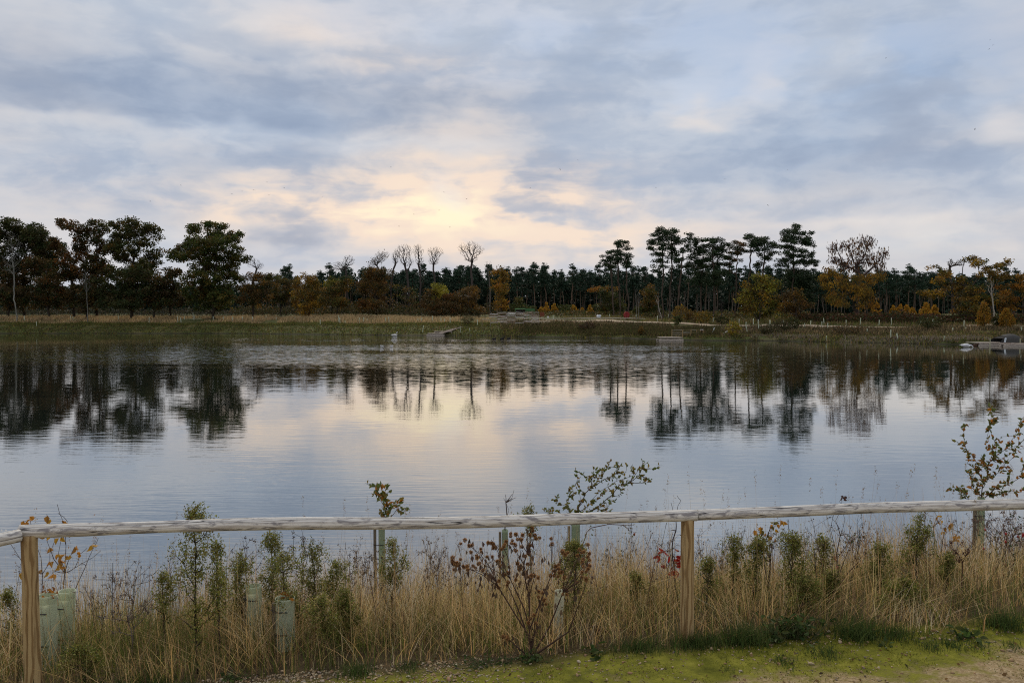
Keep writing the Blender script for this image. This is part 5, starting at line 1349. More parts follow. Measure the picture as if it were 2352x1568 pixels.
fence = thing('rail_fence', (-2.77, 4.75, float(H(-2.77, 4.75))), 'weathered round rail fence with tan posts along the near bank', 'fence')
fo = np.array(fence.location)
POSTS = [(-2.80, 4.75, 536.3), (1.136, 5.3, 520.0), (5.05, 5.86, 513.0), (-4.6, 2.2, 560)]
def part_local(name, V, f, mat, par, axis_dir=None, origin=None):
    """mesh with its own origin (and x axis along the pole) so the grain runs along it"""
    V = np.asarray(V, float); o = np.asarray(origin, float)
    if axis_dir is None: rot = np.eye(3)
    else:
        x = axis_dir / np.linalg.norm(axis_dir); y = np.cross([0, 0, 1.0], x); y /= np.linalg.norm(y); z = np.cross(x, y); rot = np.stack([x, y, z], 1)
    ob = mesh_obj(name, (V - o) @ rot, f, mat, None, par, smooth=True)
    ob.matrix_local = Matrix.Translation(Vector(o - fo)) @ Matrix(rot.tolist()).to_4x4()
    return ob
tops_z = []
for i, (x, y, row) in enumerate(POSTS):
    zt = float(P(512, row, y)[2]) if i < 2 else 4 - 1.26 - .0
    if i >= 2: zt = tops_z[1] + (-0.012 if i == 2 else -.02)
    tops_z.append(zt)
    g = float(H(x, y))
    rr = 0.0445 if i != 0 else 0.0445
    V, f = pole([(x + .004, y, g - .25), (x, y, zt + 0.012)], rr * 1.02, rr * .96, 30, 40, seed=10 + i)
    part_local('post', V, f, M_POST, fence, None, (x, y, g))
RR = 0.0365
def top_pt(i, dx=0.0): x, y, r = POSTS[i]; return np.array([x + dx, y, tops_z[i] + RR * .86])
rails = [(top_pt(0, -.055), top_pt(1, .055), RR * 1.0, RR * .98), (top_pt(1, .062) + [0, .0, .0], top_pt(2), RR * .99, RR * 1.0), (top_pt(0, -.03) + [0, -.045, -.006], top_pt(3), RR, RR)]
for i, (a, b, r0, r1) in enumerate(rails):
    V, f = pole([a, a + (b - a) * .33 + [0, 0, .004], a + (b - a) * .66 - [0, 0, .004], b], r0, r1, 30, 110, seed=30 + i * 7)
    part_local('rail', V, f, M_RAIL, fence, b - a, a)
mb = MB()
for dx_ in (-.012, .012): mb.tube([top_pt(0, -.095) + [dx_, -.085, .026], top_pt(0, -.095) + [dx_, -.085, .034]], .004, 8, (.7, .7, .68))
mb.build('nail_head', M_PAINT, fence, origin=fo)

# ------------------------------------------------------------------ near ground cover
def edge(x): return 0.10 * np.clip((1.6 - x) / 2.2, 0, 1) * np.clip((x + 2.6) / .8, 0, 1) - 0.135 * np.clip(np.asarray(x) - 1.1, 0, 6) + (vnoise(np.asarray(x) / .25, np.asarray(x) * 0, 71) - .5) * .12
def near_pts(n, x0, x1, s0, s1):
    x = RNG.uniform(x0, x1, n); s = RNG.uniform(s0, s1, n); y = y_fence(x) + s + edge(x) * np.clip(1.2 - s, 0, 1)
    k = np.abs(x) < y * 0.66 + .3
    x, y = x[k], y[k]
    return np.stack([x, y, H(x, y) - .01], -1)
NS = [(0.70, 0.50, 0.225), (0.75, 0.575, 0.29), (0.60, 0.41, 0.17), (0.45, 0.295, 0.125), (0.66, 0.49, 0.25)]
ND = [(0.195, 0.13, 0.0715), (0.143, 0.0975, 0.0546), (0.26, 0.1755, 0.091)]
NG = [(0.12, 0.15, 0.03), (0.16, 0.18, 0.04), (0.085, 0.12, 0.025), (0.20, 0.20, 0.055)]
NL = [(0.78, 0.64, 0.42), (0.72, 0.56, 0.32), (0.80, 0.70, 0.50)]
parts_ = []
for n_, s0, s1, h0, h1 in ((28000, .0, 1.5, .35, .80), (26000, 1.3, 3.4, .34, .72), (15000, 3.2, 5.4, .30, .62)):
    p = near_pts(n_, -4.6, 7.2, s0, s1)
    dn = vnoise(p[:, 0] / .28, p[:, 1] / .28, 41); p = p[RNG.uniform(size=len(p)) < .18 + 1.1 * dn]
    ss = p[:, 1] - y_fence(p[:, 0])
    tone = vnoise(p[:, 0] / .55 + 5, p[:, 1] / .55, 42)
    kind = RNG.uniform(size=len(p)) + (tone - .5) * .95 + np.clip(-p[:, 0] - 1.8, 0, 1) * .2
    col = np.where((kind < .08)[:, None], pick(NL, len(p), .15), np.where((kind < .55)[:, None], pick(NS, len(p), .25), np.where((kind < .72)[:, None], pick(ND, len(p), .25), pick(NG, len(p), .25))))
    hh = RNG.uniform(h0, h1, len(p)) * (.6 + .7 * vnoise(p[:, 0] / .4, p[:, 1] / .4, 43)) * np.where(kind > .72, .65, 1) * np.interp(ss, [0, .25, .8, 1.6], [.32, .55, .85, 1])
    q = RNG.uniform(size=len(p))
    lean = np.where(q < .25, 1.5, np.where(q < .6, .75, .3)) * np.interp(ss, [0, 1.5, 4], [1.25, 1, .7])
    swirl = vnoise(p[:, 0] / .5, p[:, 1] / .5, 44) * 12.0
    parts_.append(blades(p, hh, RNG.uniform(.0024, .0056, len(p)), col, lean, 4, np.where(RNG.uniform(size=len(p)) < .6, swirl, RNG.uniform(0, 6.28, len(p))), 1.2))
# low green and brown growth in the thatch
p = near_pts(22000, -4.6, 7.2, -.05, 4.5); kind = RNG.uniform(size=len(p))
parts_.append(blades(p, RNG.uniform(.1, .32, len(p)), RNG.uniform(.004, .008, len(p)), np.where((kind < .55)[:, None], pick(NG, len(p), .25), pick(ND + NS[2:4], len(p), .25)), .9, 3))
v, f, c = join(parts_)
tag(mesh_obj('tall_grass', v, f, M_GRASS, c), 'dense dry straw coloured grass on the near bank behind the fence', 'grass', None, 'stuff')
# fine seed stalks standing above the grass
p = near_pts(420, -4.2, 6.5, .2, 4.6)
hh = RNG.uniform(.62, 1.05, len(p))
v1, f1, c1 = blades(p, hh, .0035, pick([(0.46, 0.36, 0.22), (0.34, .25, .15), (0.22, .15, .09)], len(p), .2), .14, 5)
tips = v1.reshape(len(p), -1, 3)[:, -1]
hd = np.repeat(tips, 16, axis=0) + RNG.normal(size=(len(p) * 16, 3)) * [.006, .006, .035]
v2, f2, c2 = flakes(hd, .014, .3, pick([(0.36, .27, .17), (0.24, .17, .11)], len(hd), .25), 'up')
v, f, c = join([(v1, f1, c1), (v2, f2, c2)])
tag(mesh_obj('seed_stalks', v, f, M_GRASS, c), 'thin seed stalks rising above the dry grass', 'grass', None, 'stuff')
# dark dead stems of last summer's weeds standing in the grass
p = near_pts(420, -4.2, 6.6, .25, 4.6); nst = len(p); hh = RNG.uniform(.38, .72, nst)
topp = p + np.stack([RNG.normal(size=nst) * .09, RNG.normal(size=nst) * .09, hh], -1)
v1, f1 = tubes(p, topp, .0024, .0013, 4); dc = pick([(0.085, .055, .04), (0.06, .042, .032), (0.12, .075, .05)], nst, .2)
tw = 7; k_ = np.repeat(np.arange(nst), tw); tt = RNG.uniform(.55, .98, nst * tw)[:, None]
b0 = p[k_] * (1 - tt) + topp[k_] * tt; b1 = b0 + np.stack([RNG.normal(size=nst * tw) * .045, RNG.normal(size=nst * tw) * .045, RNG.uniform(.02, .10, nst * tw)], -1)
v2, f2 = tubes(b0, b1, .0012, .0008, 3)
hd = np.repeat(b1, 5, axis=0) + RNG.normal(size=(nst * tw * 5, 3)) * .007
v3, f3, c3 = flakes(hd, .011, .6, pick([(0.10, .065, .045), (0.15, .10, .065), (0.07, .05, .04)], len(hd), .25))
v, f, c = join([(v1, f1, np.repeat(dc, 8, axis=0)), (v2, f2, np.repeat(dc[k_], 6, axis=0)), (v3, f3, c3)])
tag(mesh_obj('dead_stems', v, f, M_STEM, c), 'dark dead weed stems standing all through the near grass', 'undergrowth', None, 'stuff')
# dark dried flower stems
def dried_forb(label, px, D, top_y, n=22, spread=.10, col=(0.075, 0.055, 0.04), head=.008, group=None, heads=4):
    x = (px - 512) / F * D; g = float(H(x, D)); b = np.array([x, D, g]); h = P(px, top_y, D)[2] - g
    root = thing('dried_weed', b, label, 'plant', group)
    A = np.stack([RNG.normal(size=n) * spread, RNG.normal(size=n) * spread, h * RNG.uniform(.62, 1.0, n)], -1)
    A[:, :2] *= (A[:, 2:3] / h) ** 1.5
    chain = np.stack([np.linspace(0, RNG.normal() * .03, 6), np.linspace(0, RNG.normal() * .03, 6), np.linspace(0, h * .6, 6)], -1)
    pos, par, order = grow(chain, A, .6)
    rr = limb_radii(par, order, .0013, .0038, len(pos))
    v, f, _ = limbs(pos, par, order, rr, .08, 4)
    mesh_obj('stem', v, f, M_STEM, np.tile(col, (len(v), 1)), root)
    q = np.repeat(A, heads * 3, axis=0) + RNG.normal(size=(n * heads * 3, 3)) * head * .9
    v, f, c = flakes(q, head * 1.4, .6, pick([tuple(np.array(col) * 1.1), tuple(np.array(col) * 1.6), tuple(np.array(col) * .8)], len(q), .3))
    mesh_obj('seed_heads', v, f, M_WEED, c, root)['kind'] = 'stuff'
for lab, px, D, ty, n_, sp, cl in (
  ('dark dried umbel weed left of the leftmost fleabane cluster', 245, 6.9, 537, 20, .10, (0.07, .05, .04)), ('dark dried umbel weed standing between the bushy fleabanes', 300, 6.8, 532, 34, .11, (0.06, .045, .04)),
  ('dark spiked dock stem left of the oak sapling tube', 355, 7.2, 550, 16, .05, (0.05, .035, .03)), ('brown dried weed touching the oak sapling tube', 371, 7.4, 549, 30, .09, (0.07, .05, .04)),
  ('pale tufted dried weed midway between the oak tube and the burdock', 431, 6.4, 536, 26, .07, (0.15, .11, .075)), ('low dark dried weed left of the burdock', 450, 6.6, 566, 26, .12, (0.08, .06, .05)),
  ('dark dried weed line right of the burdock', 610, 7.4, 548, 26, .14, (0.06, .055, .04)), ('dark leafy dried weed below the rose spray', 625, 7.6, 546, 26, .1, (0.05, .055, .03)),
  ('fine brown dried weed left of the middle post', 668, 7.0, 545, 26, .12, (0.09, .065, .05)), ('dark dried dock stem leaning beside the yellow leaved hazel', 768, 6.3, 534, 18, .05, (0.06, .03, .022)),
  ('pale brown dried weed right of the middle post', 722, 7.0, 546, 26, .16, (0.13, .095, .065)), ('dark bushy dried weed behind the twin fleabanes', 790, 7.3, 528, 30, .12, (0.06, .06, .04)),
  ('brown dried weed under the right part of the rail', 868, 7.2, 530, 30, .16, (0.10, .07, .055)), ('tall dark dock stem left of the right sapling', 966, 6.1, 540, 26, .05, (0.07, .03, .022)),
  ('reddish dried weed at the right edge', 1010, 6.8, 512, 40, .2, (0.10, .06, .05)), ('brown dried weed at the right edge behind the rose', 1000, 7.4, 520, 40, .22, (0.11, .075, .055)),
  ('faded dark thistle weed between the left post and the tall fleabane', 128, 6.2, 565, 34, .2, (0.11, .085, .07)), ('grey brown thistle tangle low in the grass at the left', 125, 5.3, 600, 26, .16, (0.12, .095, .08)),
  ('brown curled dead leaves on a stem right of the burdock', 601, 5.5, 625, 12, .05, (0.10, .05, .025))):
    dried_forb(lab, px, D, ty, n_, sp, cl, .009)

# ------------------------------------------------------------------ fleabane weeds
FB = [(0.175, 0.1938, 0.0375), (0.2375, 0.2375, 0.0562), (0.125, 0.1562, 0.0312), (0.3375, 0.3125, 0.1), (0.1875, 0.1438, 0.0375)]
def fleabane(label, px, D, top_y, wpx, t0=.35, n=46, stem=(0.075, 0.05, 0.035), lean=0.0, per=34, base_x=None):
    bx = px if base_x is None else base_x
    x = (bx - 512) / F * D; g = float(H(x, D)); b = np.array([x, D, g])
    top = P(px, top_y, D); h = top[2] - g; w = wpx / F * D / 2 * RNG.uniform(1.25, 1.9); off = top[0] - x
    root = thing('fleabane_weed', b, label, 'plant', 'green fleabane weeds behind the fence')
    n = int(n * 1.7)
    t = t0 + (1 - t0) * RNG.uniform(0, 1, n) ** .75
    # several ragged plumes rising off the stem rather than one cone
    npl = max(6, min(20, n // 6)); pa = RNG.uniform(0, 6.28, npl); ps = np.linspace(max(.12, t0 - .14), .80, npl) + RNG.normal(size=npl) * .03
    pl_ = (0.15 + 0.17 * RNG.uniform(size=npl)) * h; po = w * RNG.uniform(.25, .95, npl) * np.interp(np.linspace(0, 1, npl), [0, .35, .8, 1], [.8, 1.0, .6, .25])
    ps[-1], pl_[-1], po[-1] = .80, h * .20, w * .03
    wt = np.ones(npl); wt[-1] = max(2.5, npl * .16)
    k = RNG.choice(npl, size=n, p=wt / wt.sum()); q_ = RNG.uniform(.12, 1, n)
    zz = np.minimum(ps[k] * h + pl_[k] * q_, h * RNG.uniform(.93, 1.0, n)); t = zz / h
    fat = .17 * w * np.sin(np.clip(q_ * .9 + .08, .1, .97) * math.pi) + .006
    A = np.stack([off * t ** 1.4 + np.cos(pa[k]) * po[k] * q_ ** .45 + RNG.normal(size=n) * fat, np.sin(pa[k]) * po[k] * q_ ** .45 + RNG.normal(size=n) * fat, zz], -1)
    chain = np.stack([off * np.linspace(0, .97, 12) ** 1.4 + (vnoise(np.linspace(0, 3, 12), np.full(12, px), 3) - .5) * .03, (vnoise(np.linspace(0, 3, 12), np.full(12, px), 4) - .5) * .03, np.linspace(-.02, h * .95, 12)], -1)
    pos, par, order = grow(chain, A, .45)
    rr = limb_radii(par, order, .0011, .0055, len(pos))
    v, f, _ = limbs(pos, par, order, rr, .08, 5)
    mesh_obj('stem', v, f, M_STEM, np.tile(stem, (len(v), 1)), root)
    q = np.repeat(A, per, axis=0); q = q + RNG.normal(size=q.shape) * [.014, .014, .022]
    fl = flakes(q, .0135, .58, pick(FB, len(q), .28) * np.repeat(RNG.uniform(.75, 1.2, n), per)[:, None], 'up')
    s_ = RNG.uniform(.08, .95, 170); lp = np.stack([np.interp(s_, np.linspace(0, .97, 12), chain[:, 0]), np.interp(s_, np.linspace(0, .97, 12), chain[:, 1]), s_ * h], -1) + RNG.normal(size=(170, 3)) * .022
    l2 = flakes(lp, .042, .14, pick([(0.09, .11, .03), (0.15, .14, .05)], 170, .25), 'up')
    v, f, c = join([fl, l2])
    mesh_obj('flower_heads', v, f, M_WEED, c, root)['kind'] = 'stuff'
for a in (
  ('tall dark stemmed fleabane rising above the rail right of the left post', 194, 5.15, 505, 46, .30, 96, (0.035, .026, .02)),
  ('small fleabane just left of the tall dark stemmed one', 163, 5.5, 569, 22, .6, 26), ('low bushy fleabane by the foot of the left post', 78, 4.95, 646, 42, .2, 40),
  ('right hand side shoot of the tall dark stemmed fleabane', 216, 5.35, 540, 20, .45, 34), ('fleabane in the left of the central green cluster', 240, 5.9, 553, 30, .35, 50),
  ('tall fleabane reaching the rail in the green cluster', 270, 6.1, 529, 30, .3, 60), ('fleabane in front of the plastic shelters', 283, 5.7, 551, 34, .3, 60), ('fleabane right of the plastic shelters', 312, 6.0, 541, 26, .35, 46),
  ('rounded fleabane tuft between the shelters and the oak tube', 337, 6.0, 560, 30, .45, 50), ('low fleabane below the rounded tuft', 347, 5.6, 588, 36, .3, 50), ('low faint fleabane left of the rounded tuft', 322, 5.45, 596, 34, .3, 40),
  ('slim fleabane right of the oak sapling tube', 393, 6.2, 537, 27, .5, 50), ('fleabane tip showing above the rail left of the rose spray', 530, 6.9, 503, 20, .75, 26),
  ('fleabane behind the right side of the burdock', 574, 5.9, 541, 34, .4, 60), ('fleabane low beside the burdock shelter tube', 560, 5.6, 602, 24, .6, 20),
  ('slim fleabane left of the middle post', 637, 5.9, 571, 16, .6, 18), ('slim fleabane just right of the middle post', 710, 5.9, 559, 20, .5, 26),
  ('tall fleabane right of the middle post', 735, 6.2, 535, 22, .55, 34), ('fleabane beneath the yellow hazel leaves', 757, 6.1, 537, 30, .3, 60), ('large fleabane with twin dark stems', 795, 5.8, 534, 36, .45, 64),
  ('leaning low fleabane right of the twin stemmed one', 806, 5.6, 577, 34, .45, 44), ('tall slim fleabane behind the leaning low one', 824, 6.2, 537, 20, .5, 30), ('broad fleabane at the right of the leaning low one', 834, 5.9, 572, 26, .4, 36),
  ('pale fleabane left of the rail high fleabane', 882, 6.2, 543, 28, .4, 40), ('fleabane as high as the rail near the right', 919, 6.3, 515, 32, .5, 50), ('low leafy fleabane at the foot of the rail high one', 906, 5.75, 580, 46, .05, 70), ('slim pale fleabane right of the rail high one', 950, 6.3, 553, 18, .5, 24),
  ('fleabane thicket low behind the middle of the rail', 690 - 40, 6.3, 585, 20, .5, 20), ('dark fleabane at the far left edge', 8, 5.8, 590, 30, .2, 30)):
    fleabane(*a)

# ------------------------------------------------------------------ burdock
def bq(x, y): return 425 + x / 6.74, 450 + y / 6.74
BUR = [(180,740),(215,760),(250,775),(290,800),(290,632),(320,645),(360,672),(370,695),(350,745),(395,825),(445,600),(470,628),(490,655),(530,655),(455,715),(470,740),(560,595),(590,640),(630,570),(640,605),(690,560),(735,555),(735,590),(680,625),(690,690),(665,770),(655,800),(670,840),(855,605),(875,755),(925,715),(895,790),(1080,635),(1055,670),(1110,715),(1085,755),(1070,800),(1100,860),(1060,880),(930,850),(930,955),(740,840),(490,910),(575,865),(530,840),(545,1250),(800,985),(610,745),(440,845),(860,820),(740,1150),(700,860),(780,1010)]
Db = 5.22
bb = P(*bq(715, 1375), Db); bb[2] = float(H(bb[0], Db))
bur = thing('burdock', bb, 'dried brown burdock with clusters of round burs in front of the rail', 'plant')
A = np.array([P(*bq(x, y), Db + RNG.normal() * .10) for x, y in BUR]) - bb
chain = np.stack([np.linspace(0, -.01, 5), np.zeros(5), np.linspace(-.02, .16, 5)], -1)
pos, par, order = grow(chain, A, .88)
rr = limb_radii(par, order, .0018, .0068, len(pos))
v, f, _ = limbs(pos, par, order, rr, .13, 7)
bur_stem = mesh_obj('stem', v, f, M_STEM, np.tile((0.07, 0.04, 0.03), (len(v), 1)), bur, smooth=True)
bur_mesh = []
for i in range(6):
    k = 130; d = unit(k); base_ = d * .35; tip = d * RNG.uniform(.85, 1.25, (k, 1)) + unit(k) * .12; sd = np.cross(d, unit(k)); sd /= np.linalg.norm(sd, axis=1)[:, None]
    V = np.stack([base_ - sd * .17, base_ + sd * .17, tip + sd * .035, tip - sd * .035], 1).reshape(-1, 3)
    o = mesh_obj('bur', V, np.arange(4 * k).reshape(k, 4), M_WEED, np.repeat(pick([(0.42, 0.23, 0.09), (0.28, .145, .06), (0.52, .31, .14), (0.18, .09, .045)], k, .2), 4, axis=0)); bur_mesh.append(o.data); bpy.data.objects.remove(o)
for a in A:
    for q in range(RNG.integers(2, 5)):
        o = bpy.data.objects.new('bur', bur_mesh[RNG.integers(0, 6)]); COL.objects.link(o); o.parent = bur_stem
        o.location = [float(w_) for w_ in a + RNG.normal(size=3) * [.02, .02, .016]]; o.rotation_euler = [float(w_) for w_ in RNG.uniform(0, 6, 3)]; o.scale = (float(RNG.uniform(.011, .0155)),) * 3
q = np.concatenate([A + [0, 0, -.03], pos[5:] * .8]); q = np.repeat(q, 2, axis=0); q = q + RNG.normal(size=q.shape) * .03; q[:, 2] = np.maximum(q[:, 2], .02)
v, f, c = flakes(q, .04, .4, pick([(0.075, .05, .038), (0.11, .075, .05)], len(q), .25), 'droop', .8); mesh_obj('withered_leaf', v, f, M_WEED, c, bur)['kind'] = 'stuff'

# ------------------------------------------------------------------ planted saplings, tubes and shelters
def leaf_set(pos, d, L, Wd, col, fold=.35, cup=.2):
    n = len(pos); L = np.broadcast_to(L, (n,))[:, None]; Wd = np.broadcast_to(Wd, (n,))[:, None]
    d = d / (np.linalg.norm(d, axis=1)[:, None] + 1e-9)
    s = np.cross(d, unit(n)); s /= np.linalg.norm(s, axis=1)[:, None] + 1e-9; nn = np.cross(s, d)
    mid1, mid2 = pos + d * L * .33, pos + d * L * .72 - nn * L * cup * .2
    tip = pos + d * L - nn * L * cup
    V = np.stack([pos, mid1 + s * Wd * .5 + nn * Wd * fold * .5, mid2 + s * Wd * .36 + nn * Wd * fold * .4, tip, mid2 - s * Wd * .36 + nn * Wd * fold * .4, mid1 - s * Wd * .5 + nn * Wd * fold * .5], 1)
    f = np.array([[0, 1, 2, 3], [0, 3, 4, 5]]); f = (f[None] + (np.arange(n) * 6)[:, None, None]).reshape(-1, 4)
    return V.reshape(-1, 3), f, np.repeat(col, 6, axis=0)
LEAF_PROTO = {}
def leaf_objs(root, name, pos, d, L, col, wid=.52, fold=.35, cup=.25):
    """every leaf its own part; alike leaves share one mesh"""
    n = len(pos)
    d = d / (np.linalg.norm(d, axis=1)[:, None] + 1e-9)
    sv = np.cross(d, unit(n)); sv /= np.linalg.norm(sv, axis=1)[:, None] + 1e-9; nv_ = np.cross(sv, d)
    L = np.broadcast_to(L, (n,))
    for i in range(n):
        cc = col[RNG.integers(0, len(col))]
        key = (name, tuple(np.round(cc, 3)), round(wid, 2), round(cup, 2))
        if key not in LEAF_PROTO:
            V, f_, c_ = leaf_set(np.zeros((1, 3)), np.array([[1.0, 0, 0]]), 1.0, wid, np.array([cc]), fold, cup)
            V = np.array([[0, 0, 0], [.33, wid * .5, wid * fold * .5], [.72, wid * .36, wid * fold * .4 - cup * .2], [1, 0, -cup], [.72, -wid * .36, wid * fold * .4 - cup * .2], [.33, -wid * .5, wid * fold * .5]])
            ob = mesh_obj(name, V, f_, M_WEED, c_); LEAF_PROTO[key] = ob.data; bpy.data.objects.remove(ob)
        ob = bpy.data.objects.new(name, LEAF_PROTO[key]); COL.objects.link(ob); ob.parent = root
        l = float(L[i]); m_ = np.eye(4); m_[:3, 0] = d[i] * l; m_[:3, 1] = sv[i] * l; m_[:3, 2] = nv_[i] * l; m_[:3, 3] = pos[i]
        ob.matrix_local = Matrix(m_.tolist())
def near_base(px, D): x = float(P(px, 590, D)[0]); return np.array([x, D, float(H(x, D))])
TUBEC = (0.36, 0.45, 0.31)
def tube_parts(root, b, h, r, stake_dx, col=TUBEC, stake_h=None, tilt=0.0):
    th = np.arange(16) * 2 * math.pi / 16
    lev = [0, .33, .66, .97, 1.0]; V = []
    for t in lev: V.append(np.stack([np.cos(th) * r * (1.06 if t == 1 else 1) + tilt * t, np.sin(th) * r * (1.06 if t == 1 else 1), np.full(16, h * t - (.05 if t == 0 else 0))], -1))
    for t in (1.0, .9): V.append(np.stack([np.cos(th) * r * .93 + tilt * t, np.sin(th) * r * .93, np.full(16, h * t)], -1))
    mb = MB(); mb.put(np.concatenate(V), [(i * 16 + j, i * 16 + (j + 1) % 16, (i + 1) * 16 + (j + 1) % 16, (i + 1) * 16 + j) for i in range(6) for j in range(16)], col); mb.build('tube', M_TUBE, root, smooth=True)
    if stake_dx is not None:
        sh_ = stake_h or h * .96
        mb = MB(); mb.box((stake_dx, .0, sh_ / 2 - .1), (.026, .026, sh_ + .2), (0.16, 0.135, 0.10)); mb.build('stake', M_SAWN, root)
        for t in (.35, .78):
            mb = MB(); mb.tube([(stake_dx - .02 * np.sign(stake_dx) * -1, -.016, h * t), (stake_dx * .5, -r * 1.02, h * t), (-stake_dx * .4, -r * 1.04, h * t)], .004, 5, (.02, .02, .02)); mb.build('tie', M_PAINT, root)
def sapling(name, label, px, D, top_row, r, stake_dx, A_px, leafcols, leafL, per, twig=(0.07, .045, .035), extra=None, cat='sapling', rt=.0016, rb=.006, stake_h=None, spread=.02, bf=.5, no_tube=False):
    b = near_base(px, D); zt = P(px, top_row, D)[2]; h = zt - b[2]
    root = thing(name, b, label, cat)
    if not no_tube: tube_parts(root, b, h, r, stake_dx, stake_h=stake_h)
    if per: A_px = list(A_px) + [(x + RNG.normal() * 3.0, y + RNG.normal() * 3.0) for x, y in A_px]
    A = np.array([P(x, y, D + RNG.normal() * .07) for x, y in A_px]) - b
    chain = np.stack([np.zeros(6), np.zeros(6), np.linspace(0 if no_tube else h * .7, h * (.3 if no_tube else 1.02), 6)], -1)
    pos, par, order = grow(chain, A, bf)
    rr = limb_radii(par, order, rt, rb, len(pos)); v, f, _ = limbs(pos, par, order, rr, .08, 5)
    stem_o = mesh_obj('stem', v, f, M_STEM, np.tile(twig, (len(v), 1)), root)
    if per:
        ids = np.arange(6, len(pos)); pts = [pos[ids]]; dirs = [pos[ids] - pos[par[ids]]]
        base_ = np.repeat((pos[ids]), per, axis=0); pd = np.repeat(pos[par[ids]], per, axis=0)
        t = RNG.uniform(0, 1, (len(base_), 1)); q = base_ * t + pd * (1 - t)
        keep = np.linalg.norm(pd - base_, axis=1) < 1.0
        q = q[keep]; dd = (base_ - pd)[keep]; dd = dd / (np.linalg.norm(dd, axis=1)[:, None] + 1e-6) * .6 + unit(len(q)) * .9
        keep2 = q[:, 2] > (0 if no_tube else h * 1.0); q, dd = q[keep2], dd[keep2]
        sel = RNG.permutation(len(q)); rest, sel = sel[290:], sel[:290]
        leaf_objs(stem_o, 'leaf', q[sel], dd[sel], leafL * RNG.uniform(.65, 1.25, len(sel)), leafcols, .58)
        if len(rest):
            v, f, c = leaf_set(q[rest], dd[rest], leafL * RNG.uniform(.6, 1.1, len(rest)), leafL * .55, pick(leafcols, len(rest), .2)); mesh_obj('leaves', v, f, M_WEED, c, root)['kind'] = 'stuff'
    return root
def oq(x, y): return 225 + x / 7.548, 475 + y / 7.548
LG = [(0.1073, 0.1463, 0.039), (0.156, 0.1755, 0.0488), (0.2145, 0.1658, 0.039)]
LO = [(0.425, 0.175, 0.025), (0.35, 0.15, 0.0312), (0.25, 0.1125, 0.0375)]
LY = [(0.483, 0.276, 0.0345), (0.5175, 0.23, 0.0287), (0.345, 0.1725, 0.0345)]
sapling('oak_sapling', 'oak sapling with lobed olive leaves growing out of a green tube above the rail', 382, 8.4, 521, .033, -.07,
  [oq(*q) for q in ((1215,300),(1215,260),(1200,230),(1180,190),(1165,150),(1150,110),(1130,80),(1100,60),(1190,90),(1220,95),(1210,115),(1175,75),(1140,130),(1195,150),(1205,170),(1230,225),(1245,240),(1270,235),(1300,215),(1310,200),(1300,250),(1340,235),(1360,240),(1190,300),(1215,320),(1240,325),(1180,320))], LG + LO[:1] + LG, .056, 3)
sapling('hazel_sapling', 'thin bare twigs rising from a green tube just left of the burdock top', 505, 8.4, 529, .030, -.05, [bq(*q) for q in ((552,440),(548,400),(545,350),(542,295),(530,320),(565,400),(580,340),(590,290),(600,265),(585,320),(615,315))], LG, .03, 0, stake_h=.85)
sapling('crab_apple_sapling', 'rose like sapling with an arching leafy spray over the rail, growing from a green tube', 575.5, 7.6, 522, .040, -.062,
  [bq(*q) for q in ((1025,420),(1035,380),(1050,330),(1075,290),(1110,255),(1150,225),(1190,205),(1230,185),(1270,165),(1310,150),(1350,150),(1390,130),(1400,170),(1440,130),(1480,100),(1520,115),(1580,100),(1460,180),(1510,190),(1530,210),(1250,70),(1235,110),(1210,140),(1330,80),(1300,100),(1080,390),(1120,350),(1180,310),(1230,260),(1290,205),(1330,240),(1320,270),(1380,215),(1260,300),(1260,340),(1010,130),(1050,150),(1080,180),(1120,200),(1140,125),(1170,150),(990,250),(1000,280),(1030,240),(980,310),(960,370),(940,390),(900,400),(850,400),(800,410),(870,330),(890,350),(970,420),(1100,410),(1150,390),(1190,400),(1200,350),(1240,410))],
  LG + LG + [(0.20, 0.12, 0.03)], .038, 5, rt=.0014)
def rrq(x, y): return 818 + x / 5.544, 400 + y / 5.544
sapling('crab_apple_sapling', 'bushy green and orange sapling in a green tube at the right edge', 979.5, 8.2, 497, .034, -.06,
  [rrq(*q) for q in ((895,520),(885,470),(880,430),(875,380),(870,330),(840,290),(815,250),(805,200),(815,130),(900,420),(915,350),(920,300),(930,250),(940,190),(950,130),(965,90),(965,45),(985,110),(930,450),(960,420),(1000,400),(1030,350),(1020,280),(1015,200),(1060,240),(1090,310),(1110,250),(1120,190),(1130,130),(1140,90),(1000,460),(1050,450),(1090,490),(1120,510),(1130,420),(1150,340),(1180,260),(1200,180),(1180,420),(1210,330),(1240,420),(960,330),(970,270),(990,330),(860,440),(840,400),(830,350),(850,480),(810,490),(780,500),(750,480),(725,490),(800,530),(835,550),(930,510),(960,530),(1010,510),(1180,490),(890,380),(940,380),(985,480),(1060,400))],
  LG + LG + [(0.11, 0.10, 0.025)] + LO, .045, 6, rt=.0016)
sapling('dogwood_sapling', 'thin dark sapling with a few red leaves left of the middle post', 674, 6.2, 560, .03, None, [(zx, zy) for zx, zy in ((675, 571), (674, 560), (675, 545), (676, 530), (670, 530), (673, 512), (678, 505), (676, 520), (671, 502), (681, 500), (680, 545), (672, 548), (677, 495))], [(0.2, .1, .03)], .03, 0, twig=(0.05, .035, .03), no_tube=True, cat='sapling')
red = bpy.data.objects[[o.name for o in bpy.data.objects if o.name.startswith('dogwood_sapling')][0]]
rp = np.array([P(*q, 6.2) for q in ((665, 551), (660, 556), (669, 555), (677, 551), (680, 560), (673, 560), (667, 566), (676, 566), (682, 562), (671, 570), (679, 572), (668, 574), (675, 556))]) - np.array(red.location)
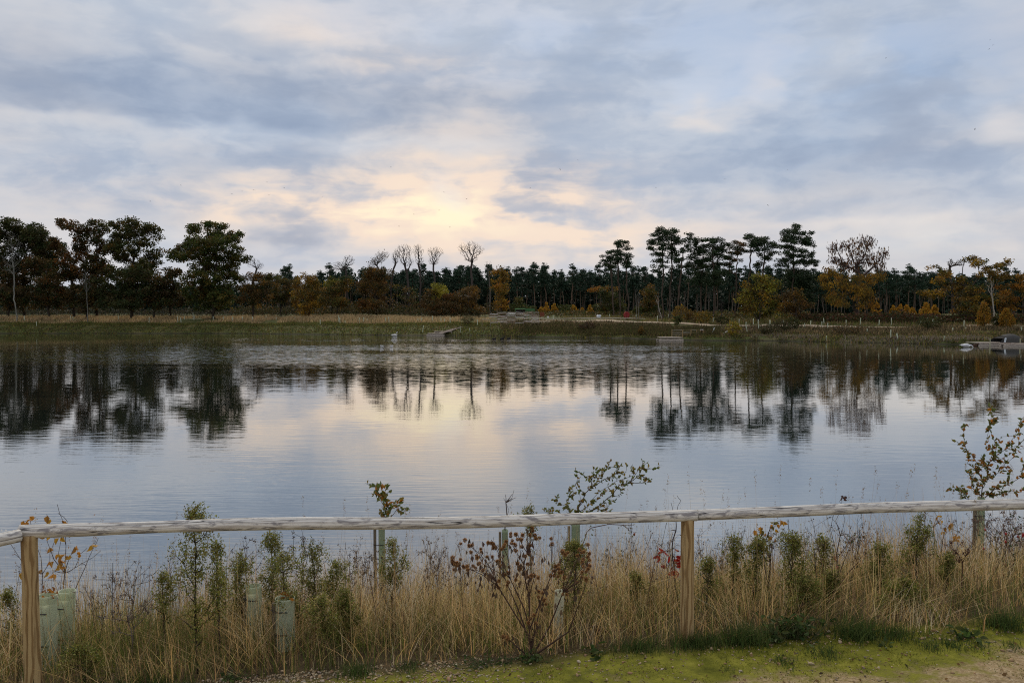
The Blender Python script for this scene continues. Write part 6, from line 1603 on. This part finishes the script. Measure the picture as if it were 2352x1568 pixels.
leaf_objs(red, 'red_leaf', np.repeat(rp, 2, axis=0), unit(26) * [1, .6, .35], .06, [(0.34, .02, .015), (0.25, .03, .02), (0.38, .06, .02)], .42)
# hazels with orange leaves
def hazel(label, px, D, twigs, leaves, col, L=.05, twig=(0.09, .06, .05)):
    b = near_base(px, D); root = thing('hazel_sapling', b, label, 'sapling')
    A = np.array([P(x, y, D + RNG.normal() * .08) for x, y in twigs]) - b
    chain = np.stack([np.zeros(4), np.zeros(4), np.linspace(-.02, .12, 4)], -1)
    pos, par, order = grow(chain, A, .8); rr = limb_radii(par, order, .0016, .005, len(pos)); v, f, _ = limbs(pos, par, order, rr, .08, 5)
    stem_o = mesh_obj('stem', v, f, M_STEM, np.tile(twig, (len(v), 1)), root)
    q = np.array([P(x, y, D + RNG.normal() * .06) for x, y in leaves]) - b; q = np.repeat(q, 2, axis=0) + RNG.normal(size=(len(q) * 2, 3)) * .008
    leaf_objs(stem_o, 'leaf', q, unit(len(q)) * [.8, .8, .4] + [0, 0, -.7], L * RNG.uniform(.7, 1.2, len(q)), col, .72, .5, .5)
    return root
def lq(x, y): return x / 8.032, 487.5 + y / 8.032
hazel('hazel with sparse drooping orange leaves behind the left post', 52, 6.0,
  [lq(*q) for q in ((240,250),(190,270),(375,210),(330,290),(460,130),(465,200),(480,290),(500,250),(540,265),(370,380),(400,480),(440,420),(470,520),(530,460),(600,470),(640,530),(80,440),(120,530),(170,580),(330,560),(400,600),(500,600),(560,560),(650,600),(700,480),(760,460),(790,400),(810,500),(740,560),(690,620),(600,640),(520,680),(420,660),(340,690),(250,620))],
  [lq(*q) for q in ((210,270),(235,250),(390,235),(500,265),(530,265),(360,385),(465,415),(405,485),(605,465),(470,525),(475,545),(410,590),(500,605),(630,525),(560,530),(470,570),(165,675),(325,850),(470,630),(325,660),(385,670),(750,460),(430,700))], LY, .045)
hq = lambda x, y: (625 + x / 7.548, 475 + y / 7.548)
hazel('hazel with a few yellow leaves under the rail right of the middle post', 768, 6.4, [hq(*q) for q in ((1130,350),(1170,340),(1100,380),(1075,440),(1120,460),(1060,500),(1030,390),(1000,400),(980,420),(1040,490),(1145,410))], [hq(*q) for q in ((1130,360),(1150,370),(1170,340),(1185,350),(1100,375),(1075,440),(1125,465),(1045,490),(1020,400),(1030,380),(975,410),(1145,410))], LY + [(0.16, .14, .03)], .04)
hazel('hazel with yellow leaves near the right sapling tube', 940, 7.4, [rrq(*q) for q in ((660,640),(670,665),(700,730),(730,690),(770,740),(745,680),(690,650),(640,600),(640,700))], [rrq(*q) for q in ((660,640),(668,668),(695,730),(720,705),(735,685),(765,740),(775,750),(770,765),(745,680))], LY, .045)
hazel('bare thin hazel twigs crossing the rail right of centre', 838, 6.8, [hq(*q) for q in ((1640,155),(1620,190),(1590,240),(1555,200),(1590,340),(1610,380),(1625,450),(1570,330),(1640,420),(1660,330),(1690,440),(1550,400),(1720,480))], [hq(*q) for q in ((1640,155),(1650,150),(1640,165))], [(0.09, .05, .04)], .03)
# wild roses with hips on the right
def rose(label, px, D, pts, hips, top):
    b = near_base(px, D); root = thing('wild_rose', b, label, 'shrub')
    A = np.array([P(x, y, D + RNG.normal() * .12) for x, y in pts]) - b
    chain = np.stack([np.zeros(4), np.zeros(4), np.linspace(-.02, .1, 4)], -1)
    pos, par, order = grow(chain, A, .7); rr = limb_radii(par, order, .0015, .005, len(pos)); v, f, _ = limbs(pos, par, order, rr, .1, 5)
    stem_o = mesh_obj('stem', v, f, M_STEM, np.tile((0.10, .05, .04), (len(v), 1)), root)
    q = np.repeat(A, 5, axis=0) + RNG.normal(size=(len(A) * 5, 3)) * .03
    v, f, c = leaf_set(q, unit(len(q)), .024, .013, pick([(0.04, .07, .03), (0.06, .08, .03), (0.09, .06, .04)], len(q), .25)); mesh_obj('leaves', v, f, M_WEED, c, root)['kind'] = 'stuff'
    for x, y in hips:
        p_ = P(x, y, D + RNG.normal() * .08) - b; mb = MB(); mb.tube([p_ + [0, 0, .012], p_ + [0, 0, .007], p_, p_ - [0, 0, .008], p_ - [0, 0, .012]], [.002, .007, .0095, .007, .002], 8, (0.30, .012, .015)); mb.build('rose_hip', M_PAINT, stem_o, smooth=True)
rose('wild rose with red hips at the right edge of the view', 1012, 6.6, [rrq(*q) for q in ((1040,740),(1110,760),(1130,745),(1040,785),(920,715),(1035,910),(1030,960),(980,760),(1000,820),(1060,820),(1090,870),(1120,900),(1080,700),(1130,680),(1060,640),(1100,940),(1000,900),(960,840),(1120,820))], [rrq(*q) for q in ((1042,738),(1108,755),(1135,750),(1138,742),(1040,782),(918,820),(925,715),(1035,910),(1028,962))], 0)
rose('wild rose with red hips low in the grass between the right fleabanes', 838, 6.4, [rrq(*q) for q in ((90,870),(95,885),(110,920),(130,860),(60,900),(160,800),(200,760),(230,740),(180,770),(140,740),(250,860),(220,900))], [rrq(*q) for q in ((93,868),(98,882),(108,925),(92,875))], 0)
rose('wild rose with dark red hips behind the rail high fleabane', 912, 6.5, [rrq(*q) for q in ((520,880),(490,910),(530,925),(500,890),(480,960),(470,1000),(450,930),(540,860))], [rrq(*q) for q in ((520,878),(492,908),(530,922))], 0)
b = near_base(633, 7.4); hip = thing('rose_twig', b, 'arching rose twig with one red hip below the rail', 'twig')
A = np.array([P(*bq(*q), 7.4) for q in ((1240,495),(1330,500),(1380,540),(1410,550),(1410,500),(1120,520),(1090,550))]) - b
chain = np.array([P(*bq(1060, 640), 7.4), P(*bq(1080, 590), 7.4)]) - b; chain = np.concatenate([[[chain[0, 0], 0, 0]], chain])
pos, par, order = grow(chain, A, .3); rr = limb_radii(par, order, .0016, .004, len(pos)); v, f, _ = limbs(pos, par, order, rr, .1, 5); mesh_obj('stem', v, f, M_STEM, np.tile((0.10, .05, .04), (len(v), 1)), hip)
q = np.repeat(A, 4, axis=0) + RNG.normal(size=(28, 3)) * .025; v, f, c = leaf_set(q, unit(28), .024, .014, pick(LG, 28, .2)); mesh_obj('leaves', v, f, M_WEED, c, hip)['kind'] = 'stuff'
p_ = A[3] + [0, 0, -.02]; mb = MB(); mb.tube([p_ + [0, 0, .016], p_ + [0, 0, .008], p_, p_ - [0, 0, .009], p_ - [0, 0, .014]], [.002, .008, .011, .008, .002], 8, (0.32, .012, .015)); mb.build('rose_hip', M_PAINT, hip, smooth=True)
# short plastic shelters
for lab, px, D, row, r, tl, ht in (('pale wide plastic shelter just right of the left post', 47, 5.4, 594, .058, .0, None), ('greenish plastic shelter behind the pale one by the left post', 64, 5.65, 590, .055, .02, None), ('plastic shelter with dead orange leaves in front of the green fleabane cluster', 285, 5.62, 597, .064, .0, None),
    ('weathered plastic shelter half hidden left of the leafy one', 256, 5.9, 585, .055, -.02, None), ('narrow pale plastic shelter behind the burdock', 557, 5.55, 590, .034, .02, None)):
    b = near_base(px, D); h = P(px, row, D)[2] - b[2]
    root = thing('tree_shelter', b, lab, 'tree shelter'); tube_parts(root, b, h, r, -r - .012 if px != 557 else None, (0.60, 0.66, 0.48) if px != 557 else (0.68, .68, .52), h * .9, tl)
    if 'orange leaves' in lab or px < 60:
        q = np.array([[RNG.normal() * r * .5, RNG.normal() * r * .5, h + RNG.uniform(0, .03)] for _ in range(14)]); leaf_objs(root, 'dead_leaf', q, unit(14) * [1, 1, .5], .04, LO, .5)

# ------------------------------------------------------------------ green tufts and leafy plants along the gravel edge
GT = [(0.054, 0.09, 0.0216), (0.072, 0.114, 0.0264), (0.042, 0.072, 0.0192), (0.096, 0.12, 0.036)]
def tuft(label, px, D, wpx, h, n):
    if px > 690 and D > 5.2: D -= .135 * max(0, (px - 512) / F * D - 1.1)
    b = near_base(px, D)
    w = wpx / F * D / 2
    p = np.stack([RNG.normal(size=n) * w * .5, RNG.normal(size=n) * .06, np.zeros(n)], -1); p[:, 2] = H(p[:, 0] + b[0], p[:, 1] + b[1]) - b[2] - .005
    v, f, c = blades(p, RNG.uniform(.4, 1, n) * h, RNG.uniform(.003, .005, n), pick(GT, n, .25), .55, 4)
    o = mesh_obj('grass_tuft', v, f, M_GRASS, c); o.location = [float(q) for q in b]
    tag(o, label, 'grass tuft', 'green grass tufts along the gravel edge', 'stuff')
for a in (('small green tuft at the left end of the gravel', 148, 4.98, 60, .10, 260), ('dark green tuft at the bottom left of the view', 180, 4.86, 40, .09, 160), ('green tuft in the middle of the gravel edge left of the burdock', 357, 5.02, 34, .11, 300), ('thin green tuft left of the burdock foot', 410, 5.08, 26, .07, 140), ('green grass strip left of the middle post', 640, 5.2, 56, .11, 420), ('long green grass tuft at the foot of the middle post', 700, 5.24, 66, .13, 620),
  ('dense dark green tuft right of the middle post', 745, 5.28, 46, .17, 620), ('green tuft below the leaning fleabane', 858, 5.42, 44, .17, 560), ('green tuft under the low leafy fleabane', 895, 5.44, 46, .11, 320), ('bright green tuft at the right edge', 1004, 5.62, 44, .16, 460),
  ('small green tuft on the gravel right of the middle post', 783, 4.92, 22, .06, 140), ('spreading green tuft on the mossy gravel', 825, 5.0, 36, .07, 220), ('twin green tuft on the bare gravel near the right', 931, 5.05, 22, .07, 150), ('second twin green tuft on the bare gravel near the right', 951, 5.06, 20, .07, 150), ('low green tuft far right on the gravel', 975, 5.28, 26, .05, 130), ('tiny green tuft on the moss below the middle post', 728, 4.82, 18, .04, 70), ('sparse green tuft at the lower right corner', 1014, 5.0, 24, .05, 120)):
    tuft(*a)
def leafy(label, px, D, wpx, h, n, L, cols=GT):
    if px > 690: D -= .135 * max(0, (px - 512) / F * D - 1.1)
    b = near_base(px, D); w = wpx / F * D / 2
    root = thing('leafy_weed', b, label, 'plant', 'low leafy weeds at the gravel edge')
    q = np.stack([RNG.normal(size=n) * w * .5, RNG.normal(size=n) * .05, RNG.uniform(.1, 1, n) * h], -1)
    s0 = np.stack([q[:, 0] * .5, q[:, 1] * .5, -np.ones(n) * .01], -1); v, f = tubes(s0, q, .0018, .0012, 4); mesh_obj('stem', v, f, M_STEM, np.tile((0.08, .09, .04), (len(v), 1)), root)
    v, f, c = leaf_set(q, unit(n) * [1, 1, .35], L * RNG.uniform(.6, 1.2, n), L * .55, pick(cols, n, .25)); mesh_obj('leaves', v, f, M_WEED, c, root)['kind'] = 'stuff'
for a in (('nettle like leafy weed right of the dense green tuft', 795, 5.4, 60, .13, 150, .045), ('low leafy weed below the nettle like one', 775, 5.32, 24, .07, 50, .04), ('leafy weed at the foot of the burdock', 531, 5.12, 34, .05, 60, .035), ('creeping weed on the moss left of the burdock', 490, 5.07, 60, .03, 90, .025), ('broad leaved dock by the gravel right of the burdock', 598, 5.16, 20, .04, 16, .06), ('creeping weed along the gravel at the lower left', 120, 4.9, 60, .04, 90, .03), ('dandelion rosette near the right edge of the gravel', 966, 5.45, 28, .05, 26, .06), ('leafy weed left of the gravel corner', 232, 4.98, 30, .04, 50, .03), ('small rosette below the leaning fleabane', 886, 5.3, 14, .03, 14, .04)):
    leafy(*a)

# ------------------------------------------------------------------ gravel and stones
def rock_mesh(seed, k=14):
    import bmesh
    r = np.random.default_rng(seed); bm_ = bmesh.new()
    v = r.normal(size=(k, 3)); v /= np.linalg.norm(v, axis=1)[:, None]; v *= r.uniform(.75, 1.05, (k, 1)); v *= [1, r.uniform(.65, .95), r.uniform(.45, .7)]
    [bm_.verts.new(q) for q in v]; bmesh.ops.convex_hull(bm_, input=bm_.verts)
    bmesh.ops.delete(bm_, geom=[q for q in bm_.verts if not q.link_faces], context='VERTS'); bmesh.ops.triangulate(bm_, faces=bm_.faces)
    bm_.verts.index_update()
    V = np.array([q.co[:] for q in bm_.verts]); Fc = np.array([[q.index for q in fa.verts] for fa in bm_.faces]); bm_.free()
    return V, Fc
SCOL = [(0.34, 0.255, 0.15), (0.42, 0.33, 0.21), (0.28, 0.185, 0.10), (0.39, 0.31, 0.19), (0.20, 0.165, 0.13), (0.47, 0.40, 0.29), (0.36, 0.24, 0.13)]
rocks = [rock_mesh(s, 9) for s in range(6)]
VV, FF, CC, nv = [], [], [], 0
def gravel_pts(n):
    x = RNG.uniform(-3.4, 4.2, n); s = -RNG.uniform(0, 1, n) ** 1.15 * 1.3 + .06; y = y_fence(x) + s + edge(x) * (s > -.15)
    k = (np.abs(x) < y * .66 + .2) & (y > 3.9)
    return x[k], y[k]
x, y = gravel_pts(12000)
dens_ = vnoise(x / .3, y / .3, 51) * .8 + np.clip((-x - .2) / 1.2, 0, .6)
k = RNG.uniform(size=len(x)) < dens_; x, y = x[k], y[k]; z = H(x, y)
xb = RNG.uniform(-2.0, 0.25, 5200); yb = y_fence(xb) - RNG.uniform(-.14, .55, 5200); kb = RNG.uniform(size=5200) < (.25 + .9 * vnoise(xb / .2, yb / .2, 53)) * np.clip((.25 - xb) / 1.0, 0, 1)
x, y = np.concatenate([x, xb[kb]]), np.concatenate([y, yb[kb]]); z = H(x, y); big = np.arange(len(x)) >= len(x) - kb.sum()
for i in range(len(x)):
    V, Fc = rocks[i % 6]; s = float(np.exp(RNG.normal() * .45) * (.0075 if big[i] else .0052)); a = RNG.uniform(0, 6.28); ca, sa = math.cos(a), math.sin(a)
    W_ = V * s * np.array([1.2, 1, .8]); W_ = np.stack([W_[:, 0] * ca - W_[:, 1] * sa + x[i], W_[:, 0] * sa + W_[:, 1] * ca + y[i], W_[:, 2] + z[i] + s * .2], -1)
    VV.append(W_); FF.append(Fc + nv); nv += len(V); CC.append(np.tile(pick(SCOL, 1, .2), (len(V), 1)))
tag(mesh_obj('gravel', np.concatenate(VV), np.concatenate(FF), M_STONE, np.concatenate(CC)), 'loose tan gravel scattered over the mossy ground', 'gravel', None, 'stuff')
srocks = [rock_mesh(100 + s, 18) for s in range(5)]
smesh = []
for i, (V, Fc) in enumerate(srocks * 3):
    o = mesh_obj('stone', V, Fc, M_STONE, np.tile(pick(SCOL, 1, .15), (len(V), 1))); smesh.append(o.data); bpy.data.objects.remove(o)
x, y = gravel_pts(340); n_s = 0
for i in range(len(x)):
    o = bpy.data.objects.new('stone', smesh[i % 15]); COL.objects.link(o)
    s = float(.008 + .012 * RNG.uniform() ** 2.2); o.scale = (s * 1.25, s, s); o.location = (float(x[i]), float(y[i]), float(H(x[i], y[i])) + s * .2); o.rotation_euler = (RNG.normal() * .2, RNG.normal() * .2, RNG.uniform(0, 6.28))
    tag(o, 'pale tan stone lying loose on the mossy gravel', 'stone', 'larger stones on the mossy gravel')
# moss cushions: short dense tufts
xm, ym = gravel_pts(26000)
mf = vnoise(xm / .22, ym / .22, 61) * .7 + vnoise(xm / .7, ym / .7, 62) * .5 + (ym - y_fence(xm)) * .25 + np.clip(xm, -1, 1) * .12
k = mf > .56; xm, ym = xm[k], ym[k]
p = np.stack([xm, ym, H(xm, ym) - .002], -1)
v, f, c = blades(p, RNG.uniform(.006, .016, len(p)), .006, pick([(0.15, .16, .02), (0.21, .20, .028), (0.10, .12, .016), (0.26, .23, .06)], len(p), .25), .6, 1)
tag(mesh_obj('moss', v, f, M_GRASS, c), 'yellow green moss carpeting the gravel in front of the fence', 'moss', None, 'stuff')

# leaf litter and dark bits on the moss
x, y = gravel_pts(900)
p = np.stack([x, y, H(x, y) + .008], -1)
v, f, c = flakes(p, RNG.uniform(.010, .030, len(p)), .5, pick([(0.13, .075, .035), (0.20, .12, .05), (0.07, .05, .035), (0.28, .19, .09)], len(p), .25), 'flat')
tag(mesh_obj('leaf_litter', v, f, M_GRASS, c), 'dry brown leaf litter strewn over the mossy gravel', 'leaf litter', None, 'stuff')
